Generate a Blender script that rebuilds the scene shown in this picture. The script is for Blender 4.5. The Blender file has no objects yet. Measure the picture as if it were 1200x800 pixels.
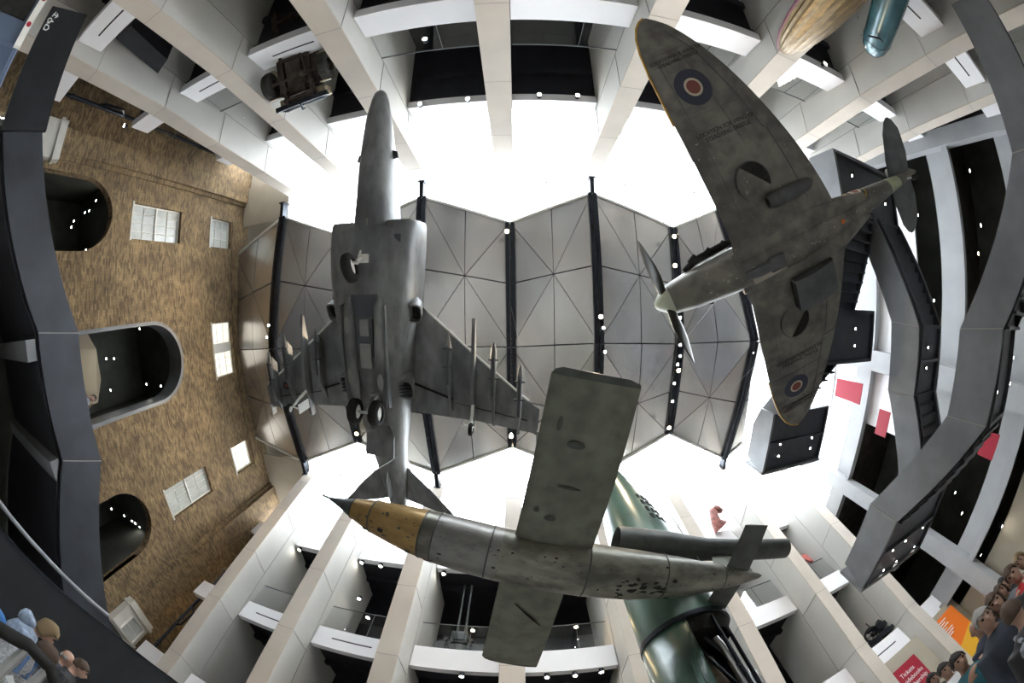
import bpy, bmesh, math, random
from math import sin, cos, pi, radians, hypot, atan2, sqrt
from mathutils import Vector, Matrix, Euler
random.seed(7)
SC = bpy.context.scene
COL = SC.collection
EYE = 1.6            # the lens is this far above the hall floor
FPX = 416.0          # fisheye: pixels per radian (frame 1200 x 800)

# ------------------------------------------------------------------ camera
_ty, _tx, _yaw = .122, -.012, .016
FW = Vector((sin(_tx)*cos(_ty), sin(_ty), cos(_ty)*cos(_tx))).normalized()
RT = Vector((cos(_yaw), sin(_yaw), 0)); RT = (RT - FW*RT.dot(FW)).normalized()
DN = FW.cross(RT)
cd = bpy.data.cameras.new('camera'); cam = bpy.data.objects.new('camera', cd); COL.objects.link(cam); SC.camera = cam
cd.type = 'PANO'; cd.sensor_width = 36; cd.sensor_fit = 'HORIZONTAL'
pt = cd
pt.panorama_type = 'FISHEYE_LENS_POLYNOMIAL'; pt.fisheye_fov = radians(220)
for i in range(5): setattr(pt, 'fisheye_polynomial_k%d' % i, 0.0)
pt.fisheye_polynomial_k1 = -1/(FPX*.03)
m = Matrix.Identity(4)
for r in range(3): m[r][0] = RT[r]; m[r][1] = -DN[r]; m[r][2] = -FW[r]
cam.matrix_world = m
cd.clip_start = .02; cd.clip_end = 300

def ray(px, py):
    x, y = px-600, py-400; r = max(hypot(x, y), 1e-6); a = r/FPX
    return (RT*x/r + DN*y/r)*sin(a) + FW*cos(a)
def PX(px, py, v): d = ray(px, py); return d*(v/d.x)
def PY(px, py, v): d = ray(px, py); return d*(v/d.y)
def PZ(px, py, v): d = ray(px, py); return d*(v/d.z)

# ------------------------------------------------------------------ materials
def mat(name, col, rough=.6, metal=0., var=0., scale=4., bump=0., spec=None, emit=None, col2=None, stretch=None, detail=6):
    m = bpy.data.materials.new(name); m.use_nodes = True; nt = m.node_tree; b = nt.nodes['Principled BSDF']
    b.inputs['Base Color'].default_value = (*col, 1); b.inputs['Roughness'].default_value = rough; b.inputs['Metallic'].default_value = metal
    if spec is not None: b.inputs['Specular IOR Level'].default_value = spec
    if emit: b.inputs['Emission Color'].default_value = (*emit[:3], 1); b.inputs['Emission Strength'].default_value = emit[3]
    if var or bump:
        tc = nt.nodes.new('ShaderNodeTexCoord'); n = nt.nodes.new('ShaderNodeTexNoise'); n.inputs['Scale'].default_value = scale; n.inputs['Detail'].default_value = detail
        if stretch:
            mp = nt.nodes.new('ShaderNodeMapping'); mp.inputs['Scale'].default_value = stretch
            nt.links.new(tc.outputs['Object'], mp.inputs[0]); nt.links.new(mp.outputs[0], n.inputs['Vector'])
        else: nt.links.new(tc.outputs['Object'], n.inputs['Vector'])
        if var:
            cr = nt.nodes.new('ShaderNodeValToRGB'); c2 = col2 or tuple(min(1, c*(1+var)) for c in col)
            c1 = col if col2 else tuple(c*(1-var) for c in col)
            cr.color_ramp.elements[0].position = .35; cr.color_ramp.elements[1].position = .68
            cr.color_ramp.elements[0].color = (*c1, 1); cr.color_ramp.elements[1].color = (*c2, 1)
            nt.links.new(n.outputs['Fac'], cr.inputs[0]); nt.links.new(cr.outputs[0], b.inputs['Base Color'])
        if bump:
            bp = nt.nodes.new('ShaderNodeBump'); bp.inputs['Strength'].default_value = bump; bp.inputs['Distance'].default_value = .05
            nt.links.new(n.outputs['Fac'], bp.inputs['Height']); nt.links.new(bp.outputs[0], b.inputs['Normal'])
    return m

def paint(name, base, dark, chip, rough=.45, metal=.15, scale=1.2, chips=.66, stretch=(1, 1, 1), bands=None, axis=0):
    """worn aircraft paint: two large tones, small bare chips, optional bands of other paint along a local axis"""
    m = bpy.data.materials.new(name); m.use_nodes = True; nt = m.node_tree; L = nt.links; b = nt.nodes['Principled BSDF']
    b.inputs['Roughness'].default_value = rough; b.inputs['Metallic'].default_value = metal
    tc = nt.nodes.new('ShaderNodeTexCoord'); mp = nt.nodes.new('ShaderNodeMapping'); mp.inputs['Scale'].default_value = stretch
    L.new(tc.outputs['Object'], mp.inputs[0])
    n1 = nt.nodes.new('ShaderNodeTexNoise'); n1.inputs['Scale'].default_value = scale; n1.inputs['Detail'].default_value = 5
    n2 = nt.nodes.new('ShaderNodeTexNoise'); n2.inputs['Scale'].default_value = scale*7; n2.inputs['Detail'].default_value = 8; n2.inputs['Roughness'].default_value = .75
    L.new(mp.outputs[0], n1.inputs['Vector']); L.new(mp.outputs[0], n2.inputs['Vector'])
    r1 = nt.nodes.new('ShaderNodeValToRGB'); r1.color_ramp.elements[0].position = .42; r1.color_ramp.elements[1].position = .58
    r1.color_ramp.elements[0].color = (*dark, 1); r1.color_ramp.elements[1].color = (*base, 1); L.new(n1.outputs['Fac'], r1.inputs[0])
    cur = r1.outputs[0]
    if bands:
        sx = nt.nodes.new('ShaderNodeSeparateXYZ'); L.new(tc.outputs['Object'], sx.inputs[0])
        for lo, hi, c in bands:
            g = nt.nodes.new('ShaderNodeMath'); g.operation = 'GREATER_THAN'; g.inputs[1].default_value = lo; L.new(sx.outputs[axis], g.inputs[0])
            l = nt.nodes.new('ShaderNodeMath'); l.operation = 'LESS_THAN'; l.inputs[1].default_value = hi; L.new(sx.outputs[axis], l.inputs[0])
            a = nt.nodes.new('ShaderNodeMath'); a.operation = 'MULTIPLY'; L.new(g.outputs[0], a.inputs[0]); L.new(l.outputs[0], a.inputs[1])
            sc = nt.nodes.new('ShaderNodeMath'); sc.operation = 'MULTIPLY'; sc.inputs[1].default_value = .88; L.new(a.outputs[0], sc.inputs[0])
            mx = nt.nodes.new('ShaderNodeMix'); mx.data_type = 'RGBA'; L.new(sc.outputs[0], mx.inputs[0]); L.new(cur, mx.inputs[6]); mx.inputs[7].default_value = (*c, 1); cur = mx.outputs[2]
    r2 = nt.nodes.new('ShaderNodeValToRGB'); r2.color_ramp.elements[0].position = chips; r2.color_ramp.elements[1].position = chips+.02
    L.new(n2.outputs['Fac'], r2.inputs[0])
    mx = nt.nodes.new('ShaderNodeMix'); mx.data_type = 'RGBA'; L.new(r2.outputs[0], mx.inputs[0]); L.new(cur, mx.inputs[6]); mx.inputs[7].default_value = (*chip, 1)
    n3 = nt.nodes.new('ShaderNodeTexNoise'); n3.inputs['Scale'].default_value = scale*4; n3.inputs['Detail'].default_value = 4; L.new(mp.outputs[0], n3.inputs['Vector'])
    r3 = nt.nodes.new('ShaderNodeValToRGB'); r3.color_ramp.elements[0].position = .34; r3.color_ramp.elements[1].position = .6
    r3.color_ramp.elements[0].color = (.62, .62, .62, 1); r3.color_ramp.elements[1].color = (1.12, 1.12, 1.12, 1); L.new(n3.outputs['Fac'], r3.inputs[0])
    m3 = nt.nodes.new('ShaderNodeMix'); m3.data_type = 'RGBA'; m3.blend_type = 'MULTIPLY'; m3.inputs[0].default_value = .6; L.new(mx.outputs[2], m3.inputs[6]); L.new(r3.outputs[0], m3.inputs[7])
    L.new(m3.outputs[2], b.inputs['Base Color'])
    rr = nt.nodes.new('ShaderNodeMapRange'); rr.inputs[3].default_value = rough-.14; rr.inputs[4].default_value = rough+.14; L.new(n2.outputs['Fac'], rr.inputs[0]); L.new(rr.outputs[0], b.inputs['Roughness'])
    bp = nt.nodes.new('ShaderNodeBump'); bp.inputs['Strength'].default_value = .25; bp.inputs['Distance'].default_value = .04
    L.new(n1.outputs['Fac'], bp.inputs['Height']); L.new(bp.outputs[0], b.inputs['Normal'])
    return m

def glass(name, col=(.8, .9, .88), a=.12, rough=.02):
    m = bpy.data.materials.new(name); m.use_nodes = True; nt = m.node_tree; b = nt.nodes['Principled BSDF']
    t = nt.nodes.new('ShaderNodeBsdfTransparent'); t.inputs[0].default_value = (*[.5+.5*c for c in col], 1)
    g = nt.nodes.new('ShaderNodeBsdfGlossy'); g.inputs['Roughness'].default_value = rough; g.inputs[0].default_value = (*col, 1)
    x = nt.nodes.new('ShaderNodeMixShader'); x.inputs[0].default_value = a
    nt.links.new(t.outputs[0], x.inputs[1]); nt.links.new(g.outputs[0], x.inputs[2]); nt.links.new(x.outputs[0], nt.nodes['Material Output'].inputs[0])
    return m

def lamp_mat(name, col, s): return mat(name, (.8, .8, .8), emit=(*col, s))

M_ = {}
M_['fin_side'] = mat('grey_concrete', (.56, .545, .51), .7, var=.05, scale=.6)
M_['fin_front'] = mat('beige_concrete', (.53, .475, .41), .75, var=.06, scale=.8)
M_['white'] = mat('white_fascia', (.78, .77, .78), .6, var=.02, scale=1)
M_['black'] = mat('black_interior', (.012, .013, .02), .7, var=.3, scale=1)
M_['joint'] = mat('joint_shadow_gap', (.26, .25, .235), .9)
M_['floor'] = mat('pale_terrazzo', (.38, .37, .35), .5, var=.15, scale=20)
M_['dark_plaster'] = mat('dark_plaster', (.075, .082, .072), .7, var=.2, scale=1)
M_['beige_wall'] = mat('beige_plaster', (.36, .32, .25), .7, var=.05, scale=1)
M_['stair'] = mat('blue_grey_steel', (.165, .172, .182), .45, .35, var=.14, scale=1.3)
M_['stair_left'] = mat('dark_blue_steel', (.035, .04, .05), .5, .2, var=.35, scale=.9)
M_['stair_black'] = mat('near_black_steel', (.012, .014, .018), .5, .2, var=.3, scale=2)
M_['mid_grey'] = mat('mid_grey_steel', (.22, .225, .235), .5)
M_['soffit'] = mat('charcoal_soffit', (.045, .05, .06), .5, .3, var=.15, scale=3)
M_['truss'] = mat('black_steel', (.018, .022, .03), .35, .6, var=.3, scale=6)
M_['panel'] = mat('brushed_metal_panel', (.56, .545, .525), .27, .85, var=.2, scale=.45, stretch=(1, .35, 1))
M_['cream'] = mat('cream_edge', (.7, .68, .62), .5)
M_['glass'] = glass('clear_glass', (.88, .9, .9), .07)
M_['skyglass'] = glass('roof_glass', (.9, .95, 1), .06)
M_['bar'] = mat('glazing_bar', (.10, .105, .11), .5)
M_['grey_gallery'] = mat('grey_gallery_concrete', (.34, .345, .35), .7, var=.06, scale=.8)
M_['brown_dark'] = mat('dark_brown_interior', (.050, .042, .034), .6, var=.5, scale=1.5)
M_['steel'] = mat('bare_steel', (.5, .5, .5), .3, .9, var=.1, scale=8)
M_['frame'] = mat('white_window_paint', (.75, .74, .68), .5)
M_['pane'] = mat('window_pane_blind', (.50, .52, .50), .15, 0, var=.12, scale=1.5)
M_['pane_warm'] = lamp_mat('lit_window', (1, .75, .42), .9)
M_['pane_lit'] = lamp_mat('lit_cool_window', (1, .93, .78), .55)
M_['lamp'] = lamp_mat('lamp_cool', (1, .95, .85), 60)
M_['lamp_warm'] = lamp_mat('lamp_warm', (1, .72, .36), 90)
M_['stone'] = mat('pale_stone', (.56, .54, .49), .7, var=.06, scale=2)
M_['rubber'] = mat('black_rubber', (.018, .018, .017), .85, var=.3, scale=14, spec=.2)
M_['red'] = mat('red_sign', (.34, .015, .035), .5)
M_['orange'] = mat('orange_sign', (.85, .19, .02), .5)
M_['yellow'] = mat('yellow_sign', (.80, .42, .03), .5)
M_['letter'] = mat('white_letter', (.8, .8, .8), .6)

def brick_mat():
    m = bpy.data.materials.new('london_stock_brick'); m.use_nodes = True; nt = m.node_tree; L = nt.links; b = nt.nodes['Principled BSDF']; b.inputs['Roughness'].default_value = .9
    tc = nt.nodes.new('ShaderNodeTexCoord'); sx = nt.nodes.new('ShaderNodeSeparateXYZ'); L.new(tc.outputs['Object'], sx.inputs[0])
    ad = nt.nodes.new('ShaderNodeMath'); ad.operation = 'ADD'; L.new(sx.outputs[0], ad.inputs[0]); L.new(sx.outputs[1], ad.inputs[1])
    cb = nt.nodes.new('ShaderNodeCombineXYZ'); L.new(ad.outputs[0], cb.inputs[0]); L.new(sx.outputs[2], cb.inputs[1])
    bt = nt.nodes.new('ShaderNodeTexBrick'); bt.inputs['Scale'].default_value = 1; bt.inputs['Brick Width'].default_value = .25; bt.inputs['Row Height'].default_value = .075
    bt.inputs['Mortar Size'].default_value = .006; bt.inputs['Mortar Smooth'].default_value = .3; bt.inputs['Bias'].default_value = -.1
    bt.inputs['Color1'].default_value = (.30, .215, .12, 1); bt.inputs['Color2'].default_value = (.095, .070, .045, 1); bt.inputs['Mortar'].default_value = (.12, .095, .065, 1)
    L.new(cb.outputs[0], bt.inputs['Vector'])
    n = nt.nodes.new('ShaderNodeTexNoise'); n.inputs['Scale'].default_value = .9; n.inputs['Detail'].default_value = 7; n.inputs['Roughness'].default_value = .7; L.new(tc.outputs['Object'], n.inputs['Vector'])
    r = nt.nodes.new('ShaderNodeValToRGB'); r.color_ramp.elements[0].position = .3; r.color_ramp.elements[1].position = .7; r.color_ramp.elements[0].color = (.55, .52, .5, 1); r.color_ramp.elements[1].color = (1.25, 1.2, 1.08, 1)
    L.new(n.outputs['Fac'], r.inputs[0]); mx = nt.nodes.new('ShaderNodeMix'); mx.data_type = 'RGBA'; mx.blend_type = 'MULTIPLY'; mx.inputs[0].default_value = 1
    L.new(bt.outputs['Color'], mx.inputs[6]); L.new(r.outputs[0], mx.inputs[7]); L.new(mx.outputs[2], b.inputs['Base Color'])
    bp = nt.nodes.new('ShaderNodeBump'); bp.inputs['Strength'].default_value = .5; bp.inputs['Distance'].default_value = .02; bp.invert = True
    L.new(bt.outputs['Fac'], bp.inputs['Height']); L.new(bp.outputs[0], b.inputs['Normal'])
    return m
M_['brick'] = brick_mat()

# ------------------------------------------------------------------ mesh builder
class MB:
    def __init__(s): s.v = []; s.f = []; s.mi = []; s.cur = 0
    def add(s, vs, fs):
        o = len(s.v); s.v += [Vector(v) for v in vs]
        for f in fs: s.f.append([o+i for i in f]); s.mi.append(s.cur)
        return s
    def box(s, a, b):
        (x0, y0, z0), (x1, y1, z1) = a, b
        x0, x1 = min(x0, x1), max(x0, x1); y0, y1 = min(y0, y1), max(y0, y1); z0, z1 = min(z0, z1), max(z0, z1)
        return s.add([(x0, y0, z0), (x1, y0, z0), (x1, y1, z0), (x0, y1, z0), (x0, y0, z1), (x1, y0, z1), (x1, y1, z1), (x0, y1, z1)],
                     [(0, 3, 2, 1), (4, 5, 6, 7), (0, 1, 5, 4), (1, 2, 6, 5), (2, 3, 7, 6), (3, 0, 4, 7)])
    def obox(s, c, ex, ey, ez, hx, hy, hz):
        c = Vector(c); ex = Vector(ex).normalized()*hx; ey = Vector(ey).normalized()*hy; ez = Vector(ez).normalized()*hz
        P = [c+ex*i+ey*j+ez*k for k in (-1, 1) for i, j in ((-1, -1), (1, -1), (1, 1), (-1, 1))]
        return s.add(P, [(0, 3, 2, 1), (4, 5, 6, 7), (0, 1, 5, 4), (1, 2, 6, 5), (2, 3, 7, 6), (3, 0, 4, 7)])
    def prism(s, pts, d):
        """closed polygon of 3D points pushed along vector d"""
        n = len(pts); d = Vector(d); P = [Vector(p) for p in pts]
        return s.add(P+[p+d for p in P], [list(range(n))[::-1], list(range(n, 2*n))]+[(i, (i+1) % n, n+(i+1) % n, n+i) for i in range(n)])
    def bar(s, a, b, w, h=None, up=(0, 0, 1)):
        a, b = Vector(a), Vector(b); d = b-a; u = Vector(up); sx = d.cross(u)
        if sx.length < 1e-5: sx = d.cross(Vector((1, 0, 0)))
        uz = sx.cross(d); return s.obox((a+b)/2, d, sx, uz, d.length/2, w/2, (h or w)/2)
    def rings(s, R, cap0=True, cap1=True, closed=True):
        n = len(R[0]); o = []
        for r in R: o += r
        F = []
        for k in range(len(R)-1):
            for i in range(n if closed else n-1):
                j = (i+1) % n; F.append((k*n+i, k*n+j, (k+1)*n+j, (k+1)*n+i))
        if cap0: F.append(list(range(n))[::-1])
        if cap1: F.append([(len(R)-1)*n+i for i in range(n)])
        return s.add(o, F)
    def tube(s, pts, r, n=8, cap=True):
        pts = [Vector(p) for p in pts]; rs = r if isinstance(r, (list, tuple)) else [r]*len(pts); R = []; up = None
        for i, p in enumerate(pts):
            d = (pts[min(i+1, len(pts)-1)]-pts[max(i-1, 0)]).normalized()
            if up is None: up = Vector((0, 0, 1)) if abs(d.z) < .9 else Vector((1, 0, 0))
            sx = d.cross(up).normalized(); up = sx.cross(d).normalized()
            R.append([p+(sx*cos(2*pi*k/n)+up*sin(2*pi*k/n))*rs[i] for k in range(n)])
        return s.rings(R, cap, cap)
    def lathe(s, prof, n=32, org=(0, 0, 0), ax=(0, 0, 1), a0=0, a1=2*pi):
        """prof: (along, radius)"""
        ax = Vector(ax).normalized(); u = ax.orthogonal().normalized()
        if abs(ax.z) > .99: u = Vector((1, 0, 0))
        w = ax.cross(u); org = Vector(org); full = abs(a1-a0-2*pi) < 1e-6; k = n if full else n+1
        R = [[org+ax*t+(u*cos(a0+(a1-a0)*i/n)+w*sin(a0+(a1-a0)*i/n))*max(r, 1e-4) for i in range(k)] for t, r in prof]
        return s.rings(R, False, False, full)
    def ball(s, c, r, n=12, m=8):
        c = Vector(c); r = Vector(r) if not isinstance(r, (int, float)) else Vector((r, r, r))
        R = [[c+Vector((r.x*sin(pi*j/m)*cos(2*pi*i/n), r.y*sin(pi*j/m)*sin(2*pi*i/n), -r.z*cos(pi*j/m))) for i in range(n)] for j in range(1, m)]
        o = len(s.v); s.rings(R, False, False); s.v += [c-Vector((0, 0, r.z)), c+Vector((0, 0, r.z))]; a = len(s.v)-2; b = a+1
        for i in range(n):
            s.f.append([a, o+(i+1) % n, o+i]); s.mi.append(s.cur); q = o+(m-2)*n; s.f.append([b, q+i, q+(i+1) % n]); s.mi.append(s.cur)
        return s
    def disc(s, c, nrm, r, n=24, ry=None, u=None):
        c = Vector(c); nrm = Vector(nrm).normalized(); u = Vector(u).normalized() if u else nrm.orthogonal().normalized(); w = nrm.cross(u)
        return s.add([c+u*r*cos(2*pi*i/n)+w*(ry or r)*sin(2*pi*i/n) for i in range(n)], [list(range(n))])
    def build(s, name, mats, parent=None, smooth=None, label=None, cat=None, group=None, kind=None, local=False, solid=0, bevel=0, split=0):
        if split:
            par = list(range(len(s.v)))
            def fd(i):
                while par[i] != i: par[i] = par[par[i]]; i = par[i]
                return i
            for f in s.f:
                for i in f[1:]: par[fd(i)] = fd(f[0])
            isl = {}
            for f in s.f: isl.setdefault(fd(f[0]), []).append(f)
            out = []
            for fs in isl.values():
                q = MB(); ids = sorted({i for f in fs for i in f}); mp = {i: k for k, i in enumerate(ids)}
                q.add([s.v[i] for i in ids], [[mp[i] for i in f] for f in fs])
                out.append(q.build(name, mats, parent, smooth, label, cat, group, kind, local, solid, bevel))
            return out[0]
        me = bpy.data.meshes.new(name)
        if parent is None:
            xs = [v.x for v in s.v]; ys = [v.y for v in s.v]; zs = [v.z for v in s.v]
            org = Vector(((min(xs)+max(xs))/2, (min(ys)+max(ys))/2, min(zs)))
        else: org = Vector((0, 0, 0)) if (local or parent.get('_loc')) else Vector(parent['_org'])
        me.from_pydata([v-org for v in s.v], [], s.f); me.update()
        mats = mats if isinstance(mats, (list, tuple)) else [mats]
        for q in mats: me.materials.append(M_[q] if isinstance(q, str) else q)
        if len(mats) > 1: me.polygons.foreach_set('material_index', s.mi)
        bm = bmesh.new(); bm.from_mesh(me); bmesh.ops.recalc_face_normals(bm, faces=bm.faces); bm.to_mesh(me); bm.free()
        if smooth is not None:
            me.shade_smooth(); me.set_sharp_from_angle(angle=radians(smooth))
        o = bpy.data.objects.new(name, me); COL.objects.link(o)
        if parent is None: o.location = org; o['_org'] = tuple(org)
        else: o.parent = parent; o['_org'] = parent['_org']; o['_loc'] = parent.get('_loc', 0)
        if solid:
            md = o.modifiers.new('thickness', 'SOLIDIFY'); md.thickness = solid; md.offset = -1
        if bevel:
            md = o.modifiers.new('edge', 'BEVEL'); md.width = bevel; md.segments = 2; md.limit_method = 'ANGLE'
        if label: o['label'] = label
        if cat: o['category'] = cat
        if group: o['group'] = group
        if kind: o['kind'] = kind
        return o

def thing(name, label, cat, loc, group=None, kind=None, rot=None, local=False):
    o = bpy.data.objects.new(name, None); COL.objects.link(o); o.location = loc; o.empty_display_size = .2
    o['label'] = label; o['category'] = cat; o['_org'] = tuple(loc); o['_loc'] = 1 if local else 0
    if rot is not None: o.rotation_euler = rot
    if group: o['group'] = group
    if kind: o['kind'] = kind
    return o

def copy_tree(o, parent=None):
    c = o.copy(); COL.objects.link(c)
    if parent is not None: c.parent = parent
    for ch in list(o.children): copy_tree(ch, c)
    return c

def text(name, body, parent, size, mtx, m='letter', ext=.002, align='CENTER'):
    cu = bpy.data.curves.new(name, 'FONT'); cu.body = body; cu.size = size; cu.extrude = ext; cu.align_x = align; cu.align_y = 'CENTER'
    cu.materials.append(M_[m] if isinstance(m, str) else m)
    t = bpy.data.objects.new('tmp', cu); COL.objects.link(t); dg = bpy.context.evaluated_depsgraph_get(); dg.update()
    me = bpy.data.meshes.new_from_object(t.evaluated_get(dg)); bpy.data.objects.remove(t); me.name = name
    o = bpy.data.objects.new(name, me); COL.objects.link(o); o.parent = parent; o.matrix_local = mtx; o['_org'] = (0, 0, 0)
    return o
def frame_mtx(org, ux, uy):
    ux = Vector(ux).normalized(); uz = ux.cross(Vector(uy)).normalized(); uy = uz.cross(ux); m = Matrix.Identity(4)
    for r in range(3): m[r][0] = ux[r]; m[r][1] = uy[r]; m[r][2] = uz[r]; m[r][3] = org[r]
    return m
def interp(pts, t):
    if t <= pts[0][0]: return pts[0][1]
    for (a, b), (c, d) in zip(pts, pts[1:]):
        if t <= c: return b+(d-b)*(t-a)/(c-a)
    return pts[-1][1]
# ================================================================== THE HALL
FLOOR = -EYE
MB().box((-24, -16, FLOOR-.3), (24, 20, FLOOR)).build('floor', 'floor', kind='structure', label='pale terrazzo hall floor', cat='floor')
T_X = [(-11.8, -11.05), (-8.4, -7.7), (-4.82, -4.07), (-.8, .0), (3.3, 4.06), (7.2, 7.95), (11.15, 11.95), (14.9, 15.6)]
B_X = [(-12.2, -11.5), (-8.45, -7.75), (-4.55, -3.8), (-.63, .15), (3.35, 4.1), (7.4, 8.05), (11.3, 11.95), (14.95, 15.7)]
T_PROF = [(-1.6, -7.3), (2, -7.2), (6, -6.95), (11, -6.4), (17, -5.8)]
B_PROF = [(-1.6, 11.1), (2.9, 10.98), (6.7, 10.55), (11, 10.0), (17, 9.2)]
LEV = [(1.95, 2.95), (6.75, 7.72), (12.35, 13.4)]
ORD = ['first', 'second', 'third', 'fourth', 'fifth', 'sixth', 'seventh', 'eighth']
def fin(x0, x1, prof, yb, label):
    e = thing('concrete_fin', label, 'fin', ((x0+x1)/2, (prof[0][1]+yb)/2, FLOOR), kind='structure')
    pts = [(x0, y, z) for z, y in prof]
    sgn = 1 if yb > 0 else -1
    side = [(x0+.01, prof[0][1]+sgn*.04, FLOOR)]+[(x0+.01, y+sgn*.04, z) for z, y in prof[1:]]+[(x0+.01, yb, prof[-1][0]), (x0+.01, yb, FLOOR)]
    MB().prism(side, (x1-x0-.02, 0, 0)).build('fin_body', 'fin_side', e)
    f = MB()
    for (z0, y0), (z1, y1) in zip(prof, prof[1:]):
        f.prism([(x0, y0, z0), (x0, y0+sgn*.05, z0), (x0, y1+sgn*.05, z1), (x0, y1, z1)], (x1-x0, 0, 0))
    f.build('fin_face', 'fin_front', e)
    j = MB()
    for z in (3.1, 6.3, 9.4, 12.6, 15):
        y = interp(prof, z); j.box((x0-.004, y-.004*sgn, z-.007), (x1+.004, y+1.35*sgn, z+.007))
    # long joint in both side faces, parallel to the front edge
    for x in (x0-.001, x1+.001):
        for (z0, y0), (z1, y1) in zip(prof, prof[1:]):
            j.bar((x, y0+sgn*1.35, z0), (x, y1+sgn*1.35, z1), .012, .012, (1, 0, 0))
    j.build('panel_joint', 'joint', e)
    return e
for i, (a, b) in enumerate(T_X):
    fin(a, b, T_PROF, -11.3, 'tall pale concrete fin, %s from the brick wall on the side with the jet nose' % ORD[i])
for i, (a, b) in enumerate(B_X):
    fin(a, b, B_PROF, 14.9, 'tall pale concrete fin, %s from the brick wall on the side with the green rocket' % ORD[i])

def gallery(xs, yf, yb, tag):
    sgn = 1 if yb > 0 else -1
    edges = [(-14.6, xs[0][0])]+[(xs[i][1], xs[i+1][0]) for i in range(7)]+[(xs[7][1], 18.3)]
    for li, (lo, hi) in enumerate(LEV):
        for bi, (a, b) in enumerate(edges):
            g = .02
            m = MB().box((a+g, yf, lo), (b-g, yf+sgn*.3, hi))
            o = m.build('trim_%d' % (li+1), 'white', kind='structure')
            o['label'] = 'white balcony front, %s bay from brick wall, level %s, %s' % ((ORD+['ninth'])[bi], ['one', 'two', 'three'][li], tag); o['category'] = 'balcony front'
            if (bi in (1, 2) and li < 2) or (li == 0 and bi in (5, 6, 7)):
                w = (b-a)*.52; c = (a+b)/2
                MB().box((c-w/2, yf-sgn*.003, (lo+hi)/2-.03), (c+w/2, yf+sgn*.05, (lo+hi)/2+.03)).build('light_slot', 'black', o)
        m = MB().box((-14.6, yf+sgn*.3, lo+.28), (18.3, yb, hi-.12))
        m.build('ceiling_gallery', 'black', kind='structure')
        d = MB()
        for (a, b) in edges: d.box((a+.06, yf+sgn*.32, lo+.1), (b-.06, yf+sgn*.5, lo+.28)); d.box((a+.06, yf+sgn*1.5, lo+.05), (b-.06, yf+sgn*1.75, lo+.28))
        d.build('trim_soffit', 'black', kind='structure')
        if li >= 1:      # glass balustrades stand on the fascias of level 2
            if li == 2: continue
            for bi, (a, b) in enumerate(edges):
                b = min(b, 17.6)
                e = thing('glass_balustrade', 'clear balustrade over level two balcony, %s bay from brick wall, %s' % ((ORD+['ninth'])[bi], tag), 'balustrade', ((a+b)/2, yf+sgn*.15, hi))
                MB().box((a+.05, yf+sgn*.13, hi), (b-.05, yf+sgn*.15, hi+1.3)).build('glass_pane', 'glass', e)
                q = MB().box((a+.05, yf+sgn*.12, hi+1.3), (b-.05, yf+sgn*.16, hi+1.325)); c = a+(b-a)*.62; q.box((c-.006, yf+sgn*.125, hi), (c+.006, yf+sgn*.155, hi+1.3))
                q.build('top_edge', 'bar', e)
gallery(T_X, -7.7, -14, 'jet nose side')
gallery(B_X, 11.9, 18, 'green rocket side')
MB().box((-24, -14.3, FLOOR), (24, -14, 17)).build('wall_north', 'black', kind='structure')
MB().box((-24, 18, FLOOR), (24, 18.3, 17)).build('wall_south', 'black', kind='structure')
# gallery ceilings up to the roof behind the white attic walls
for yf, yb, nm in ((-7.7, -14.3, 'wall_attic'), (11.9, 18.3, 'wall_attic')):
    s = 1 if yb > 0 else -1
    MB().box((-16, yf+.9*s, 13.4), (18.3, yf+1.1*s, 14.6)).build(nm, 'white', kind='structure')
    MB().box((-16, yf+1.1*s, 14.5), (18.3, yb, 14.7)).build('ceiling_attic', 'white', kind='structure'); MB().box((-14.6, yf+.3*s, 13.3), (18.3, yf+1.0*s, 13.4)).build('floor_ledge', 'white', kind='structure')

# ---- skylights: clear glazing on bars over the strips between fins and folded metal roof; the sky is outside
def skylight(y0, y1, yw, tag):
    s = 1 if yw > 0 else -1
    e = thing('window_1' if s < 0 else 'window_2', 'long glazed skylight strip between folded metal roof and %s' % tag, 'skylight', (1, (y0+y1)/2, 17.2), kind='structure')
    MB().box((-12.9, y0, 17.2), (16.2, y1, 17.23)).build('roof_glass', 'skyglass', e)
    MB().box((-16.5, y0, 17.1), (-12.9, y1, 17.3)).build('light_block', 'beige_wall', e); MB().box((16.2, y0, 17.1), (18.5, y1, 17.3)).build('light_block', 'beige_wall', e)  # solid ends added to keep sky light off the brick corner and right galleries
    b = MB()
    x = -12.5
    while x < 18:
        b.box((x-.025, y0, 17.1), (x+.025, y1, 17.19)); b.box((x-.025, yw, 14.7), (x+.025, yw+.04*s, 17.1)); x += 2.02
    b.box((-16, (y0+y1)/2-.012, 17.1), (18.3, (y0+y1)/2+.012, 17.19))
    b.build('glazing_bars', 'bar', e)
skylight(-9.0, -2.6, -8.75, 'the fins on the jet nose side')
skylight(6.4, 13.4, 12.95, 'the fins on the green rocket side')

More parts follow.
